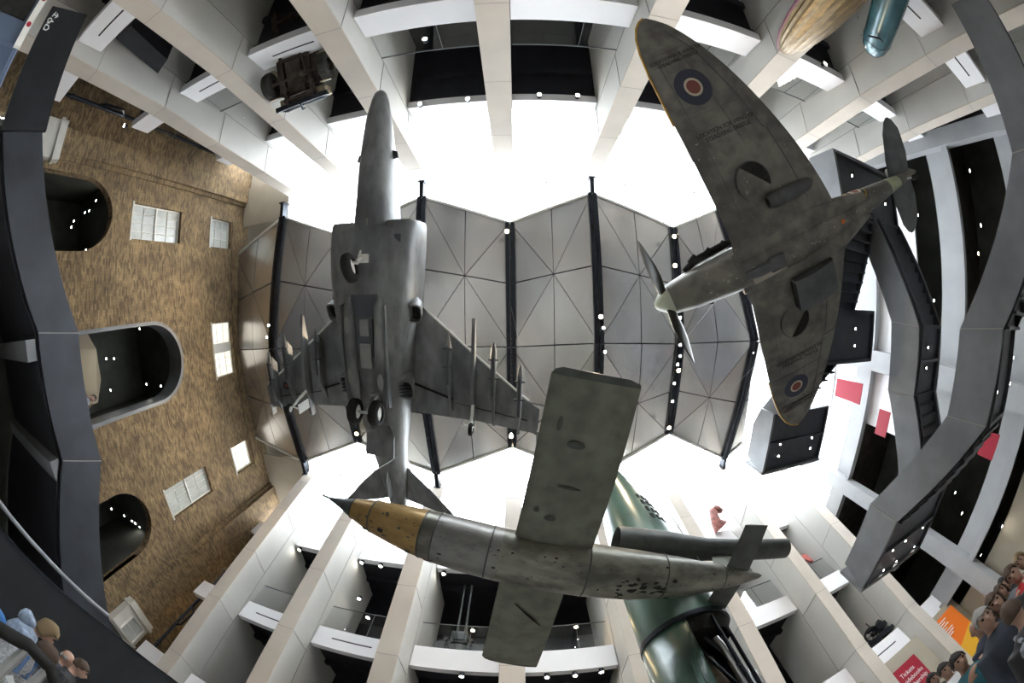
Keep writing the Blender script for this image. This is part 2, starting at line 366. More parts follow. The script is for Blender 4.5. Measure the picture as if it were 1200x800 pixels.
# ---- folded metal roof
RIDGE = [(-12.25, -12.3), (-4.27, -4.2), (3.62, 3.78), (10.6, 11.2)]
ridge_n = [Vector((-12.25, -4.92, 16)), Vector((-4.27, -4.9, 16)), Vector((3.62, -4.9, 16)), Vector((10.5, -4.7, 16))]
ridge_m = [Vector((-12.35, 2.0, 15.0)), Vector((-4.3, 2.0, 15.15)), Vector((3.62, 2.0, 15.15)), Vector((12.0, 2.0, 15.0))]
ridge_s = [Vector((-12.15, 8.65, 16)), Vector((-4.13, 8.62, 16)), Vector((3.83, 8.95, 16)), Vector((11.6, 8.75, 16))]
val_n = [Vector((-16.2, -3.3, 16.3)), Vector((-8.75, -3.5, 16.3)), Vector((-.2, -3.5, 16.3)), Vector((7.8, -3.5, 16.3)), Vector((11.9, -4.1, 15.9))]
val_m = [Vector((-16.2, 2.2, 15.9)), Vector((-8.8, 2.2, 15.9)), Vector((-.22, 2.2, 15.9)), Vector((7.95, 2.2, 15.9)), Vector((13.1, 2.2, 15.3))]
val_s = [Vector((-16.2, 7.6, 16.3)), Vector((-8.45, 7.2, 16.3)), Vector((-.28, 7.2, 16.3)), Vector((7.9, 6.95, 16.3)), Vector((12.7, 7.9, 15.9))]
def facet(R0, Rm, R1, V0, Vm, V1, idx):
    e = thing('roof_facet', 'quilted brushed metal roof bay of triangular panels, %s of eight from the brick wall' % ORD[idx], 'roof panel', ((Rm+Vm)/2)[:], kind='structure')
    m = MB(); back = MB()
    for A, B, C, D in ((R0, V0, Vm, Rm), (Rm, Vm, V1, R1)):
        # centre = crossing of diagonals (skew lines: mean)
        ctr = (A+B+C+D)/4 + Vector((0, 0, random.uniform(-.10, -.05)))
        per = [A, (A+B)/2, B, (B+C)/2, C, (C+D)/2, D, (D+A)/2]
        for k in range(0, 8, 2): per[k+1] = per[k+1]+Vector((0, 0, random.uniform(-.02, .06)))
        for k in range(8):
            p, q = per[k], per[(k+1) % 8]; g = (p+q+ctr)/3
            tri = []
            for w in (p, q, ctr):
                d = g-w; tri.append(w+d.normalized()*.035)
            m.prism(tri, (0, 0, .03))
        back.prism([A, B, C, D], (0, 0, .35))
        for k in range(len(back.v)-8, len(back.v)): back.v[k] = back.v[k]+Vector((0, 0, .14))
    m.build('metal_panels', 'panel', e); back.build('backing', 'truss', e)
    ed = MB().bar(R0, V0, .09, .2); ed.bar(R1, V1, .09, .2)
    ed.build('edge_trim', 'cream', e)
    e2 = MB().bar(R0-Vector((0, .0, .04)), V0-Vector((0, 0, .04)), .05, .2); e2.bar(R1-Vector((0, 0, .04)), V1-Vector((0, 0, .04)), .05, .2)
idx = 0
for i in range(4):
    for s in (0, 1):
        v = i+s; facet(ridge_n[i], ridge_m[i], ridge_s[i], val_n[v], val_m[v], val_s[v], idx); idx += 1
def track(A, Mid, B, w, h, post, label):
    e = thing('roof_truss', label, 'roof beam', Mid[:], kind='structure')
    m = MB(); up = Vector((0, 0, 1))
    for a, b in ((A, Mid), (Mid, B)):
        for sx in (-1, 1):
            o = Vector((sx*w*.29, 0, 0)); m.bar(a+o, b+o, w*.42, h)
        m.bar(a+up*h*.4, b+up*h*.4, w, h*.2)
        n = 9
        for k in range(n):
            c = a.lerp(b, (k+.5)/n); m.box((c.x-w*.4, c.y-.03, c.z-h*.3), (c.x+w*.4, c.y+.03, c.z+h*.2))
    if post:
        for p, sg in ((A, -1), (B, 1)):
            m.box((p.x-.1, p.y, p.z-.25), (p.x+.1, p.y+.75*sg, p.z+.15)); m.box((p.x-.17, p.y+.7*sg, p.z-.3), (p.x+.17, p.y+.78*sg, p.z+.3))
    m.build('channel', 'truss', e); return e
for i in range(4): track(ridge_n[i], ridge_m[i], ridge_s[i], .42, .34, True, 'black steel beam along a roof fold, %s of four with end brackets from the brick wall' % ORD[i])
for i in range(1, 4): track(val_n[i], val_m[i], val_s[i], .40, .3, False, 'black recessed light track in a roof valley, %s of three from the brick wall' % ORD[i-1])
MB().box((-18, -2.6, 17.15), (12.2, 6.4, 17.3)).build('ceiling_main', 'truss', kind='structure')
e = thing('window_11', 'glazed skylight beyond the last roof fold at the stair end', 'skylight', (15, 2, 17.2), kind='structure')
MB().box((15.8, -2.6, 17.15), (18.5, 6.4, 17.3)).build('light_block', 'beige_wall', e)  # solid strip added to cut sky light on the far right columns
MB().box((12.2, -2.6, 17.2), (15.8, 6.4, 17.23)).build('roof_glass', 'skyglass', e)
b_ = MB()
for y_ in (-1.5, .5, 2.5, 4.5): b_.box((12.2, y_-.012, 17.1), (18.3, y_+.012, 17.19))
b_.build('glazing_bars', 'bar', e)

# ---- lamps: small cans placed where the photo shows them
LAMPN = 0
def lamp(px, py, z=None, x=None, y=None, warm=False, r=.06, label=None, group=None, n=(0, 0, -1), cone=0, off=.1):
    p = PZ(px, py, z) if z is not None else (PX(px, py, x) if x is not None else PY(px, py, y))
    e = thing('spotlight', label, 'spotlight', p[:], group)
    nn = Vector(n).normalized()
    MB().lathe([(0, .0), (0, r*1.0), (-.02, r*1.25), (.14, r*1.25), (.14, .0)], 12, p, -nn).build('lamp_housing', 'truss', e)
    MB().disc(p+nn*.025, nn, r, 12).build('lamp_lens', 'lamp_warm' if warm else 'lamp', e)
    return e
roof_l = [(594, 271, 1, 'upper end of the valley track nearest the jet intake'), (790, 277, 1, 'outer end of the valley track above the propeller'), (791, 311, 1, 'second from the outer end, above the propeller'),
          (704, 371, 1, 'bright one on the beam left of the propeller'), (707, 384, 0, 'just below the bright one left of the propeller'), (709, 412, 0, 'lowest on the beam left of the propeller'), (797, 372, 0, 'just under the propeller spinner'),
          (797, 404, 0, 'first of the row below the propeller'), (797, 417, 0, 'second of the row below the propeller'), (794, 427, 0, 'third of the row below the propeller'), (795, 434, 1, 'warm one ending the row below the propeller'),
          (790, 449, 0, 'lone one under the row below the propeller'), (788, 470, 0, 'small one near the lower end of the propeller-side valley'), (784, 501, 1, 'warm one at the lower end of the propeller-side valley'),
          (599, 511, 1, 'warm one at the lower end of the middle valley'), (418, 508, 1, 'warm one beside the jet tail'), (315, 381, 0, 'upper of the two left of the jet wing'), (313, 395, 0, 'lower of the two left of the jet wing'), (882, 413, 0, 'on the beam beside the propeller fighter wing'), (553, 368, 0, 'on the metal roof between jet and middle valley')]
for x, y, w, t in roof_l:
    z = 15.35 if (250 < y < 300 or y > 500) else 14.95
    if x in (553,): continue
    lamp(x, y, z=z, warm=bool(w), r=.085 if w else .055, label='%s roof spotlight, %s' % ('warm' if w else 'small cool', t), group='roof track spotlights')
gal_l = [(492, 122, 12.2, 'under the upper balcony right of the jet nose, left one'), (548, 116, 12.2, 'under the upper balcony right of the jet nose, right one'), (632, 111, 12.2, 'under the centre upper balcony, left one'), (677, 112, 12.2, 'under the centre upper balcony, right one'),
         (498, 46, 9.5, 'behind the glass balustrade right of the jet nose'), (307, 164, 12.2, 'under the upper balcony left of the jeep, first'), (292, 168, 12.2, 'under the upper balcony left of the jeep, second'),
         (351, 644, 12.2, 'under the upper balcony nearest the flying bomb nose, left bay'), (424, 659, 12.2, 'under the upper balcony below the flying bomb nose, left one'), (446, 663, 12.2, 'under the upper balcony below the flying bomb nose, right one'),
         (421, 701, 10.3, 'inside the bay below the flying bomb nose'), (431, 723, 9.0, 'behind the glass below the flying bomb nose'), (554, 738, 9.4, 'bright one beside the twin gun'), (675, 734, 9.2, 'bright one beside the rocket behind the bomb wing'),
         (541, 792, 6.6, 'under the balcony below the twin gun'), (641, 793, 6.6, 'under the balcony beside the rocket, left'), (674, 791, 6.6, 'under the balcony beside the rocket, middle'), (705, 787, 6.6, 'under the balcony beside the rocket, right'),
         (520, 672, 12.2, 'just above the twin gun barrels'), (146, 147, 6.6, 'in the dark gap beside the brick wall'), (967, 75, 6.6, 'beside the teal torpedo under a balcony'), (1006, 596, 12.2, 'under the upper balcony near the stair landing')]
for x, y, z, t in gal_l: lamp(x, y, z=z, warm=(x in (554, 675)), r=.075, label='gallery spotlight %s' % t, group='gallery spotlights')
# ================================================================== BRICK BUILDING END (at x = -16)
BX = -16.0
def holed(outer, holes, x0, x1, name, m, parent=None, kind=None):
    """wall slab in the y-z plane between x0 and x1 with holes, as one mesh"""
    cu = bpy.data.curves.new('tmp', 'CURVE'); cu.dimensions = '2D'; cu.fill_mode = 'BOTH'; cu.extrude = abs(x1-x0)/2
    for loop in [outer]+holes:
        sp = cu.splines.new('POLY'); sp.points.add(len(loop)-1); sp.use_cyclic_u = True
        for k, (a, b) in enumerate(loop): sp.points[k].co = (a, b, 0, 1)
    t = bpy.data.objects.new('tmp', cu); COL.objects.link(t); dg = bpy.context.evaluated_depsgraph_get(); dg.update()
    me = bpy.data.meshes.new_from_object(t.evaluated_get(dg)); bpy.data.objects.remove(t)
    mb = MB(); mb.add([((x0+x1)/2+v.co.z, v.co.x, v.co.y) for v in me.vertices], [list(p.vertices) for p in me.polygons])
    return mb.build(name, m, parent, kind=kind)
def arch(y0, y1, zb, zs, zt, n=18):
    c = (y0+y1)/2; r = (y1-y0)/2
    return [(y0, zb), (y1, zb)]+[(c+r*cos(pi*k/n), zs+(zt-zs)*sin(pi*k/n)) for k in range(n+1)]
ARCH = [(-5.85, -2.9, 2.2, 5.55, 7.3), (.05, 3.78, 2.2, 9.7, 11.55), (6.6, 9.5, 2.2, 5.45, 7.1)]
WIN = [(-5.15, -3.56, 8.5, 11.58, 2, 0), (7.62, 9.1, 8.45, 11.6, 2, 0), (-5.18, -3.6, 13.85, 15.5, 1, 0), (.5, 3.46, 13.9, 15.5, 1, 1), (7.48, 9.1, 13.9, 15.5, 1, 2)]
holes = [arch(*a) for a in ARCH]+[[(a, c), (b, c), (b, d), (a, d)] for a, b, c, d, _, _ in WIN]
holed([(-7.3, 2.2), (12.2, 2.2), (12.2, 17), (-7.3, 17)], holes, BX-.45, BX, 'wall_brick', 'brick', kind='structure')
MB().box((BX-.45, -7.42, 3.9), (BX+.32, -6.45, 16.6)).box((BX-.45, -6.45, 3.9), (BX+.12, -6.25, 16.6)).build('wall_brick_pier', 'brick', kind='structure')
MB().box((BX-.45, 11.15, 3.9), (BX+.34, 12.3, 16.6)).box((BX-.45, 10.95, 3.9), (BX+.12, 11.15, 16.6)).build('wall_brick_pier', 'brick', kind='structure')
for y0, y1, w in ((-7.6, -6.1, 'at the jet nose end'), (10.8, 12.5, 'at the flying bomb end')):
    m = MB().box((BX-.45, y0, 2.2), (BX+.42, y1, 3.55)); m.box((BX-.45, y0-.08, 3.55), (BX+.52, y1+.08, 3.72)); m.box((BX-.45, y0-.02, 3.72), (BX+.46, y1+.02, 3.92)); m.box((BX-.45, y0-.05, 2.3), (BX+.5, y1+.05, 2.42))
    o = m.build('trim_%d' % (4 if y0 < 0 else 5), 'stone', kind='structure'); o['label'] = 'pale moulded stone base of the brick pier %s' % w; o['category'] = 'stone moulding'
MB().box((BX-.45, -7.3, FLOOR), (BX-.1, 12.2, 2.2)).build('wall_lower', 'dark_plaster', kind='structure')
# rings of gauged brick around the side arches, steel lining in the middle one
for k, (y0, y1, zb, zs, zt) in enumerate(ARCH):
    c = (y0+y1)/2; r = (y1-y0)/2; m = MB(); n = 26; out = []; inn = []
    if k == 1: o0, o1, xo = .0, -.16, .05
    else: o0, o1, xo = .0, .34, .025
    def ringpts(off): return [(y0-off, zb)]+[(c-(r+off)*cos(pi*j/n), zs+(zt-zs+off)*sin(pi*j/n)) for j in range(n+1)]+[(y1+off, zb)]
    A, B = ringpts(min(o0, o1)), ringpts(max(o0, o1))
    for (a0, b0), (a1, b1) in zip(zip(A, B), zip(A[1:], B[1:])):
        xf, xb = BX+xo, (BX-1.1 if k == 1 else BX-.3)
        P = [(xf, *a0), (xf, *b0), (xf, *b1), (xf, *a1)]; m.prism(P, (xb-xf, 0, 0))
    if k == 1: o = m.build('trim_6', 'stair', kind='structure'); o['label'] = 'blue grey steel lining of the big middle arch in the brick wall'; o['category'] = 'arch lining'
    else:
        o = m.build('trim_7', 'brick', kind='structure'); o['label'] = 'ring of gauged brick around the side arch %s' % ('beside the jet nose end' if k == 0 else 'at the flying bomb end'); o['category'] = 'arch ring'
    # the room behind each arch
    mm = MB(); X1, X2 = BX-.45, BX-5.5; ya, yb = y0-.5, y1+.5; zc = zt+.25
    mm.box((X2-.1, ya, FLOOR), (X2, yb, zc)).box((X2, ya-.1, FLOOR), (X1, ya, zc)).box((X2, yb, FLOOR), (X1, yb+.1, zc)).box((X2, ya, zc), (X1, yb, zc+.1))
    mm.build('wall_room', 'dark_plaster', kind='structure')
# curved bulkhead, gilded lift front in the middle arch
MB().prism([(BX-3.2, .2, 2.2), (BX-3.2, .2, 7.3), (BX-3.0, 1.0, 7.7), (BX-2.9, 2.4, 7.7), (BX-3.0, 3.4, 7.3), (BX-3.0, 3.4, 2.2)], (-.2, 0, 0)).build('wall_bulkhead', 'beige_wall', kind='structure')
for k, (px, py, zz) in enumerate([(113, 235, 0), (105, 247, 0), (100, 249, 0), (87, 259, 0), (84, 266, 0), (101, 293, 0), (125, 420, 1), (134, 420, 1), (130, 457, 1), (172, 450, 1), (189, 452, 1), (164, 385, 1), (181, 384, 1), (146, 604, 2), (155, 610, 2), (159, 613, 2), (164, 617, 2), (131, 596, 2)]):
    p = PX(px, py, BX-2.6) if zz != 1 else PX(px, py, BX-2.4)
    nm = ['jet-nose-end arch', 'big middle arch', 'flying-bomb-end arch'][zz]
    lamp(px, py, x=p.x, r=.05, label='cool downlight in %s, %s' % (nm, ['highest of its row', 'second of its row', 'third of its row', 'fourth of its row', 'fifth of its row', 'lowest, near the sill', 'upper of a pair on the bulkhead', 'lower of a pair on the bulkhead', 'single one on the bulkhead', 'first of the lower pair on the dark ceiling', 'second of the lower pair on the dark ceiling', 'first of the upper pair on the dark ceiling', 'second of the upper pair on the dark ceiling', 'first in the row', 'second in the row', 'third in the row', 'last in the row', 'apart from the row'][k]), group='downlights inside the brick arches')
# side faces of the old building and lit windows in the dark gaps
MB().box((BX-.45, -12.5, FLOOR), (BX, -7.5, 17)).build('wall_brick_return', 'brick', kind='structure')
MB().box((BX-.45, 12.4, FLOOR), (BX, 17, 17)).build('wall_brick_return', 'brick', kind='structure')
def sash(n, label, org, uy, uz, wx, w, h, cols, rows, pane, mull=False, sill=True):
    """window lying in the plane uy/uz, front towards wx"""
    org = Vector(org); uy = Vector(uy); uz = Vector(uz); wx = Vector(wx)
    e = thing('window_%d' % n, label, 'window', org[:], kind='structure')
    fr = MB(); t = .055
    def bx(mb, a0, a1, b0, b1, d0, d1):
        P = [org+uy*a+uz*b+wx*d for d in (d0, d1) for a, b in ((a0, b0), (a1, b0), (a1, b1), (a0, b1))]
        mb.add(P, [(0, 3, 2, 1), (4, 5, 6, 7), (0, 1, 5, 4), (1, 2, 6, 5), (2, 3, 7, 6), (3, 0, 4, 7)])
    bx(fr, 0, w, 0, t, 0, .09); bx(fr, 0, w, h-t, h, 0, .09); bx(fr, 0, t, 0, h, 0, .09); bx(fr, w-t, w, 0, h, 0, .09)
    if h > 2: bx(fr, 0, w, h/2-.04, h/2+.04, 0, .1)
    if mull: bx(fr, w*.38, w*.56, 0, h, 0, .1)
    fr.build('window_frame', 'frame', e)
    mu = MB()
    for i in range(1, cols): bx(mu, w*i/cols-.012, w*i/cols+.012, 0, h, .01, .05)
    for j in range(1, rows): bx(mu, 0, w, h*j/rows-.012, h*j/rows+.012, .01, .05)
    mu.build('muntins', 'frame', e)
    g = MB(); bx(g, .02, w-.02, .02, h-.02, -.02, 0); g.build('pane', pane, e)
    if sill: s = MB(); bx(s, -.07, w+.07, -.1, 0, -.1, .32); s.build('sill', 'stone', e)
    return e
WL = ['large blind-backed sash window above the side arch at the jet nose end', 'large pale sash window above the side arch at the flying bomb end', 'small upper window at the jet nose end of the brick wall', 'wide brightly lit upper window above the big middle arch', 'small warm-lit upper window at the flying bomb end of the brick wall']
for k, (a, b, c, d, rw, lit) in enumerate(WIN):
    sash(3+k, WL[k], (BX-.3, a, c), (0, 1, 0), (0, 0, 1), (1, 0, 0), b-a, d-c, 6 if lit == 1 else 4 if rw == 2 else 3, 4 if rw == 2 else 3, 'pane' if lit == 0 else 'pane_lit', lit == 1)
sash(8, 'warm-lit multi-pane window in the dark gap by the flying bomb end', (-15.3, 14.6, 4.6), (1, 0, 0), (0, 0, 1), (0, -1, 0), 2.2, 2.4, 5, 5, 'pane_warm', sill=False)
sash(9, 'dim warm window higher up in the dark gap by the flying bomb end', (-15.3, 14.6, 9.0), (1, 0, 0), (0, 0, 1), (0, -1, 0), 2.0, 1.8, 4, 4, 'pane_warm', sill=False)
sash(10, 'white sash window low in the stone base at the flying bomb end', (BX+.43, 11.3, 2.3), (0, 1, 0), (0, 0, 1), (1, 0, 0), 1.0, 1.1, 1, 2, 'pane', sill=False)
MB().box((-16, 14.65, FLOOR), (-12.3, 14.9, 12.4)).build('wall_gap', 'dark_plaster', kind='structure')
for s, yy in ((-1, -8.4), (1, 13.0)):
    m = MB().tube([(-15.2, yy, 2.5), (-15.2, yy, 12.6)], .09, 10); m.tube([(-15.2, yy, 5), (-14.9, yy, 5.2), (-14.8, yy, 6.2), (-15.2, yy, 6.5)], .07, 8)
    for z in (3.5, 5.5, 7.5, 9.5, 11.5): m.tube([(-15.2, yy, z), (-15.2, yy, z+.12)], .13, 10)
    o = m.build('drain_pipe', 'truss', smooth=40, label='black drain pipe in the dark gap beside the brick wall, %s' % ('jet nose end' if s < 0 else 'flying bomb end'), cat='pipe')
# plain plaster infill between brick top and metal roof, both ends
MB().box((-16, -7.4, 16.55), (-12.4, -5.0, 16.7)).build('ceiling_infill', 'beige_wall', kind='structure')
MB().box((-16, 8.9, 16.55), (-12.3, 12.2, 16.7)).build('ceiling_infill', 'beige_wall', kind='structure')
MB().box((BX-.4, -5.2, 15.6), (BX+.05, 9.4, 17)).build('wall_brick_top', 'brick', kind='structure')

# ================================================================== STAIRS
def ribbon(name, label, X, top, bot, th=.12, m='stair', seams=()):
    """solid stair balustrade: polygon in the y-z plane at x = X (thickness away from the hall centre)"""
    e = thing(name, label, 'balustrade', (X, sum(p[0] for p in top)/len(top), min(p[1] for p in bot)))
    s = 1 if X > 0 else -1
    mb = MB()
    for (a, b), (c, d) in zip(zip(top, bot), zip(top[1:], bot[1:])):
        mb.prism([(X, *a), (X, *b), (X, *d), (X, *c)], (s*th, 0, 0))
    mb.build('side_panel', m, e)
    q = MB()
    for a, b in list(zip(top, bot))[1:-1]: q.bar((X-.004*s, *a), (X-.004*s, *b), .02, .02, (1, 0, 0))
    if q.v: q.build('seam', 'joint', e, split=1)
    return e
def soffit(name, label, x0, x1, prof, steps=True, m='soffit', lights=(), tread=.3):
    """underside of a run: prof = [(y, z)...]; sloping parts are stepped, level parts are trays with rims"""
    e = thing(name, label, 'stair', ((x0+x1)/2, prof[0][0], prof[0][1])); a = MB(); r = MB(); st_ = MB()
    for (y0, z0), (y1, z1) in zip(prof, prof[1:]):
        if m == 'black':
            a.prism([(x0, y0, z0), (x0, y1, z1), (x0, y1, z1+.2), (x0, y0, z0+.2)], (x1-x0, 0, 0)); continue
        if abs(z1-z0) < .25:
            a.box((x0, y0, min(z0, z1)+.12), (x1, y1, min(z0, z1)+.35))
            lo = min(z0, z1); k = max(1, round(abs(y1-y0)/1.3))
            for j in range(k+1): yy = y0+(y1-y0)*j/k; r.box((x0, yy-.05, lo), (x1, yy+.05, lo+.14))
            for xx in (x0+.04, x1-.04): r.box((xx-.05, y0, lo), (xx+.05, y1, lo+.14))
        else:
            n = max(4, round(abs(y1-y0)/tread))
            for j in range(n):
                ya, yb = y0+(y1-y0)*j/n, y0+(y1-y0)*(j+1)/n; za, zb = z0+(z1-z0)*j/n, z0+(z1-z0)*(j+1)/n; hi = max(za, zb)
                a.box((x0, ya, hi+.02), (x1, yb, hi+.28)); r.box((x0, yb-.03, min(za, zb)+.02), (x1, yb+.03, hi+.2))
            for xx in (x0+.05, x1-.05): r.bar((xx, y0, z0+.06), (xx, y1, z1+.06), .1, .22)
            xo = x1 if x1 > 0 else x0; st_.prism([(xo, y0, z0-.02), (xo, y1, z1-.02), (xo, y1, z1+.75), (xo, y0, z0+.75)], (.06 if xo > 0 else -.06, 0, 0))
    a.build('underside', m, e)
    if r.v: r.build('steps_and_ribs', m, e)
    if st_.v and m != 'black': st_.build('outer_stringer', 'soffit', e, split=1)
    return e
# right-hand stair, five runs that zigzag upward
ribbon('stair_balustrade', 'long grey balustrade of the lowest right-hand stair, sweeping to the landing with eight downlights', 9,
       [(-6.6, 1.05), (-3.11, 1.12), (.25, 2.98), (2.07, 3.0), (4.86, 4.55), (6.86, 4.55)], [(-6.6, .0), (-3.2, .05), (.13, 1.82), (2.02, 1.89), (4.9, 3.5), (7.1, 3.54)])
soffit('stair_run', 'lowest right-hand stair seen from below, behind the sweeping grey balustrade', 9.12, 10.9, [(-6.6, -.02), (-3.2, .03), (.1, 1.8), (2.0, 1.87), (4.9, 3.5)])
soffit('stair_landing', 'dark tray landing with eight downlights at the end of the lowest right-hand stair', 9.12, 12.7, [(4.9, 3.5), (7.1, 3.5)])
MB().box((9.0, 7.1, 3.5), (12.7, 7.22, 4.55)).build('landing_end', 'stair', label='grey end panel of the landing with eight downlights', cat='balustrade')
ribbon('stair_balustrade', 'grey kinked balustrade of the second right-hand run, pointing up behind the fighter tail', 11.0,
       [(-2.75, 7.75), (.35, 6.2), (2.35, 6.05), (5.0, 4.65)], [(-2.7, 6.75), (.4, 5.1), (2.35, 5.0), (5.0, 3.6)])
soffit('stair_run', 'second right-hand stair run with dark stepped underside, right of the kinked grey balustrade', 11.12, 12.75, [(-2.75, 6.72), (.38, 5.08), (2.35, 4.98), (5.0, 3.6)])
MB().prism([(12.75, -2.75, 7.3), (12.75, -2.7, 6.65), (12.75, .38, 5.0), (12.75, 2.35, 4.9), (12.75, 5.0, 3.55), (12.75, 5.0, 4.2), (12.75, 2.35, 5.5), (12.75, .38, 5.6)], (.08, 0, 0)).build('stringer', 'stair', label='outer grey stringer of the second right-hand stair run', cat='balustrade')
e = soffit('stair_landing', 'dark tray landing with downlights above the fighter tail', 9.1, 12.7, [(-4.4, 6.7), (-2.75, 6.7)])
MB().box((9.0, -4.4, 6.66), (9.1, -2.9, 7.76)).build('side_panel', 'stair', e); MB().box((9.0, -4.5, 6.66), (12.7, -4.4, 7.76)).build('side_panel', 'stair', e)
ribbon('stair_balustrade', 'upper grey stair balustrade partly hidden behind the fighter wing', 9.3,
       [(-2.9, 7.7), (.1, 8.9), (1.8, 8.9), (4.0, 10.7)], [(-2.9, 6.7), (.15, 7.8), (1.8, 7.8), (4.0, 9.67)])
soffit('stair_run', 'third right-hand stair run, narrow dark stepped strip between fighter wing and white wall', 9.42, 10.9, [(-2.9, 6.68), (.15, 7.8)])
soffit('stair_landing', 'dark tray landing with two downlights right of the fighter wing', 9.42, 12.4, [(.15, 7.8), (1.8, 7.8)])
soffit('stair_run', 'top right-hand stair run, stepped strip beside the fighter wing tip', 9.42, 10.1, [(1.8, 7.82), (4.0, 9.65)])
e = soffit('stair_landing', 'small box landing with four downlights below the fighter wing tip', 9.1, 12.4, [(4.0, 9.67), (6.2, 9.67)])
MB().prism([(9.0, 3.9, 9.6), (9.0, 6.25, 9.6), (9.0, 6.0, 10.75), (9.0, 4.6, 10.75), (9.0, 3.9, 10.4)], (.1, 0, 0)).build('side_panel', 'stair', e); MB().box((9.0, 6.2, 9.6), (12.4, 6.3, 10.75)).build('side_panel', 'stair', e)
STL = [(1035, 667, 3.6), (1046, 644, 3.6), (1061, 633, 3.6), (1050, 657, 3.6), (1071, 640, 3.6), (1081, 618, 3.6), (1082, 631, 3.6), (1091, 609, 3.6),
       (1085, 431, 5.05), (1087, 407, 5.05), (1172, 427, 1.9), (1183, 449, 1.9), (1187, 419, 1.9), (1168, 459, 1.9), (998, 206, 6.78), (1037, 239, 6.78), (1002, 385, 7.9), (1001, 405, 7.9), (914, 520, 9.75), (912, 534, 9.75), (951, 512, 9.75), (949, 525, 9.75)]
SLN = ['nearest the end panel of the big landing', 'second along the inner edge of the big landing', 'third along the inner edge of the big landing', 'second along the outer edge of the big landing', 'third along the outer edge of the big landing', 'fourth along the inner edge of the big landing', 'fourth along the outer edge of the big landing', 'last one of the big landing',
       'lower one on the second run landing', 'upper one on the second run landing', 'inner upper one at the right picture edge', 'outer lower one at the right picture edge', 'outer upper one at the right picture edge', 'inner lower one at the right picture edge', 'beside the fighter tail', 'just below the fighter tail', 'upper one right of the fighter wing', 'lower one right of the fighter wing', 'near upper one on the box landing', 'near lower one on the box landing', 'far upper one on the box landing', 'far lower one on the box landing']
for (x, y, z), t in zip(STL, SLN): lamp(x, y, z=z, r=.035, label='tiny round downlight, %s' % t, group='stair landing downlights')

# left-hand stair and gallery edge
ribbon('stair_balustrade', 'dark blue-grey gallery front before the brick wall, kinked at both ends of the big arch', -9,
       [(-4.0, 1.62), (.07, 3.18), (2.85, 3.13), (6.5, 1.07), (8.6, .2)], [(-4.0, .5), (-.05, 2.08), (2.5, 2.08), (5.8, .06), (8.0, -1.0)], m='stair_left')
ribbon('stair_balustrade', 'black balustrade panel with white pictograms in the upper left corner', -8.9,
       [(-6.94, 1.45), (-4.02, 1.69)], [(-6.73, .37), (-3.81, .49)], m='stair_black')
e = soffit('gallery_underside', 'black underside of the left gallery with two grey cross beams', -16, -9.12, [(-.05, 2.02), (2.5, 2.02)], m='black')
for y in (.05, 2.45): MB().box((-15.9, y, 1.75), (-9.12, y+.42, 2.0)).build('cross_beam', 'mid_grey', e)
soffit('stair_run', 'black underside of the left stair rising from the pictogram panel', -16, -9.12, [(-4.0, .42), (-.05, 2.0)], m='black')
soffit('stair_run', 'black underside of the left stair falling toward the people', -16, -9.12, [(2.5, 2.0), (5.8, .0), (8.0, -1.1)], m='black')
pic = thing('pictogram_sign', 'small row of three white pictograms on the black balustrade panel', 'sign', (-8.88, -6.5, 1.0))
def pict(cy, cz, k):
    m = MB(); X = -8.878
    def bar(y0, z0, y1, z1): m.bar((X, cy+y0*.62, cz+z0*.62), (X, cy+y1*.62, cz+z1*.62), .026, .01, (1, 0, 0))
    if k == 0: bar(0, -.13, 0, .13); bar(0, .13, -.1, .03); bar(0, .13, .1, .03); bar(-.13, -.05, .1, -.12)
    if k == 1:
        for j in range(10): bar(.09*cos(j*.628), .09*sin(j*.628)-.03, .09*cos((j+1)*.628), .09*sin((j+1)*.628)-.03)
        bar(0, .05, 0, .16); bar(0, .02, .1, .02); bar(.1, .02, .14, -.1)
    if k == 2: bar(-.1, -.08, .1, -.08); bar(-.1, -.08, -.1, .06); bar(.1, -.08, .1, .06); bar(-.1, .06, 0, .14); bar(0, .14, .1, .06)
    m.build('pictogram', 'letter', pic)
for k, q in enumerate([(65, 18), (59, 24), (54, 32)]): p = PX(*q, -8.88); pict(p.y, p.z, k)
# lower stair balustrade with steel handrail, people in front of it
low = thing('stair_balustrade', 'black solid balustrade with steel handrail behind the people at lower left', 'balustrade', (-7, 4.5, FLOOR))
TOPL = [(1.4, -.45), (2.46, -.14), (3.61, .29), (5.02, .83), (6.87, 1.24), (9.5, 1.6)]
m = MB()
for (a, b), (c, d) in zip(TOPL, TOPL[1:]): m.prism([(-7, a, b), (-7, a, FLOOR), (-7, c, FLOOR), (-7, c, d)], (-.12, 0, 0))
m.build('solid_panel', 'stair_black', low)
m = MB()
for (a, b), (c, d) in zip(TOPL, TOPL[1:]): m.bar((-7.06, a, b+.02), (-7.06, c, d+.02), .16, .05)
m.build('top_rim', 'truss', low)
MB().tube([(-7.35, 2.1, .05), (-7.35, 3.3, .5), (-7.35, 4.95, 1.05)], .045, 10).build('steel_handrail', 'mid_grey', low, smooth=40)
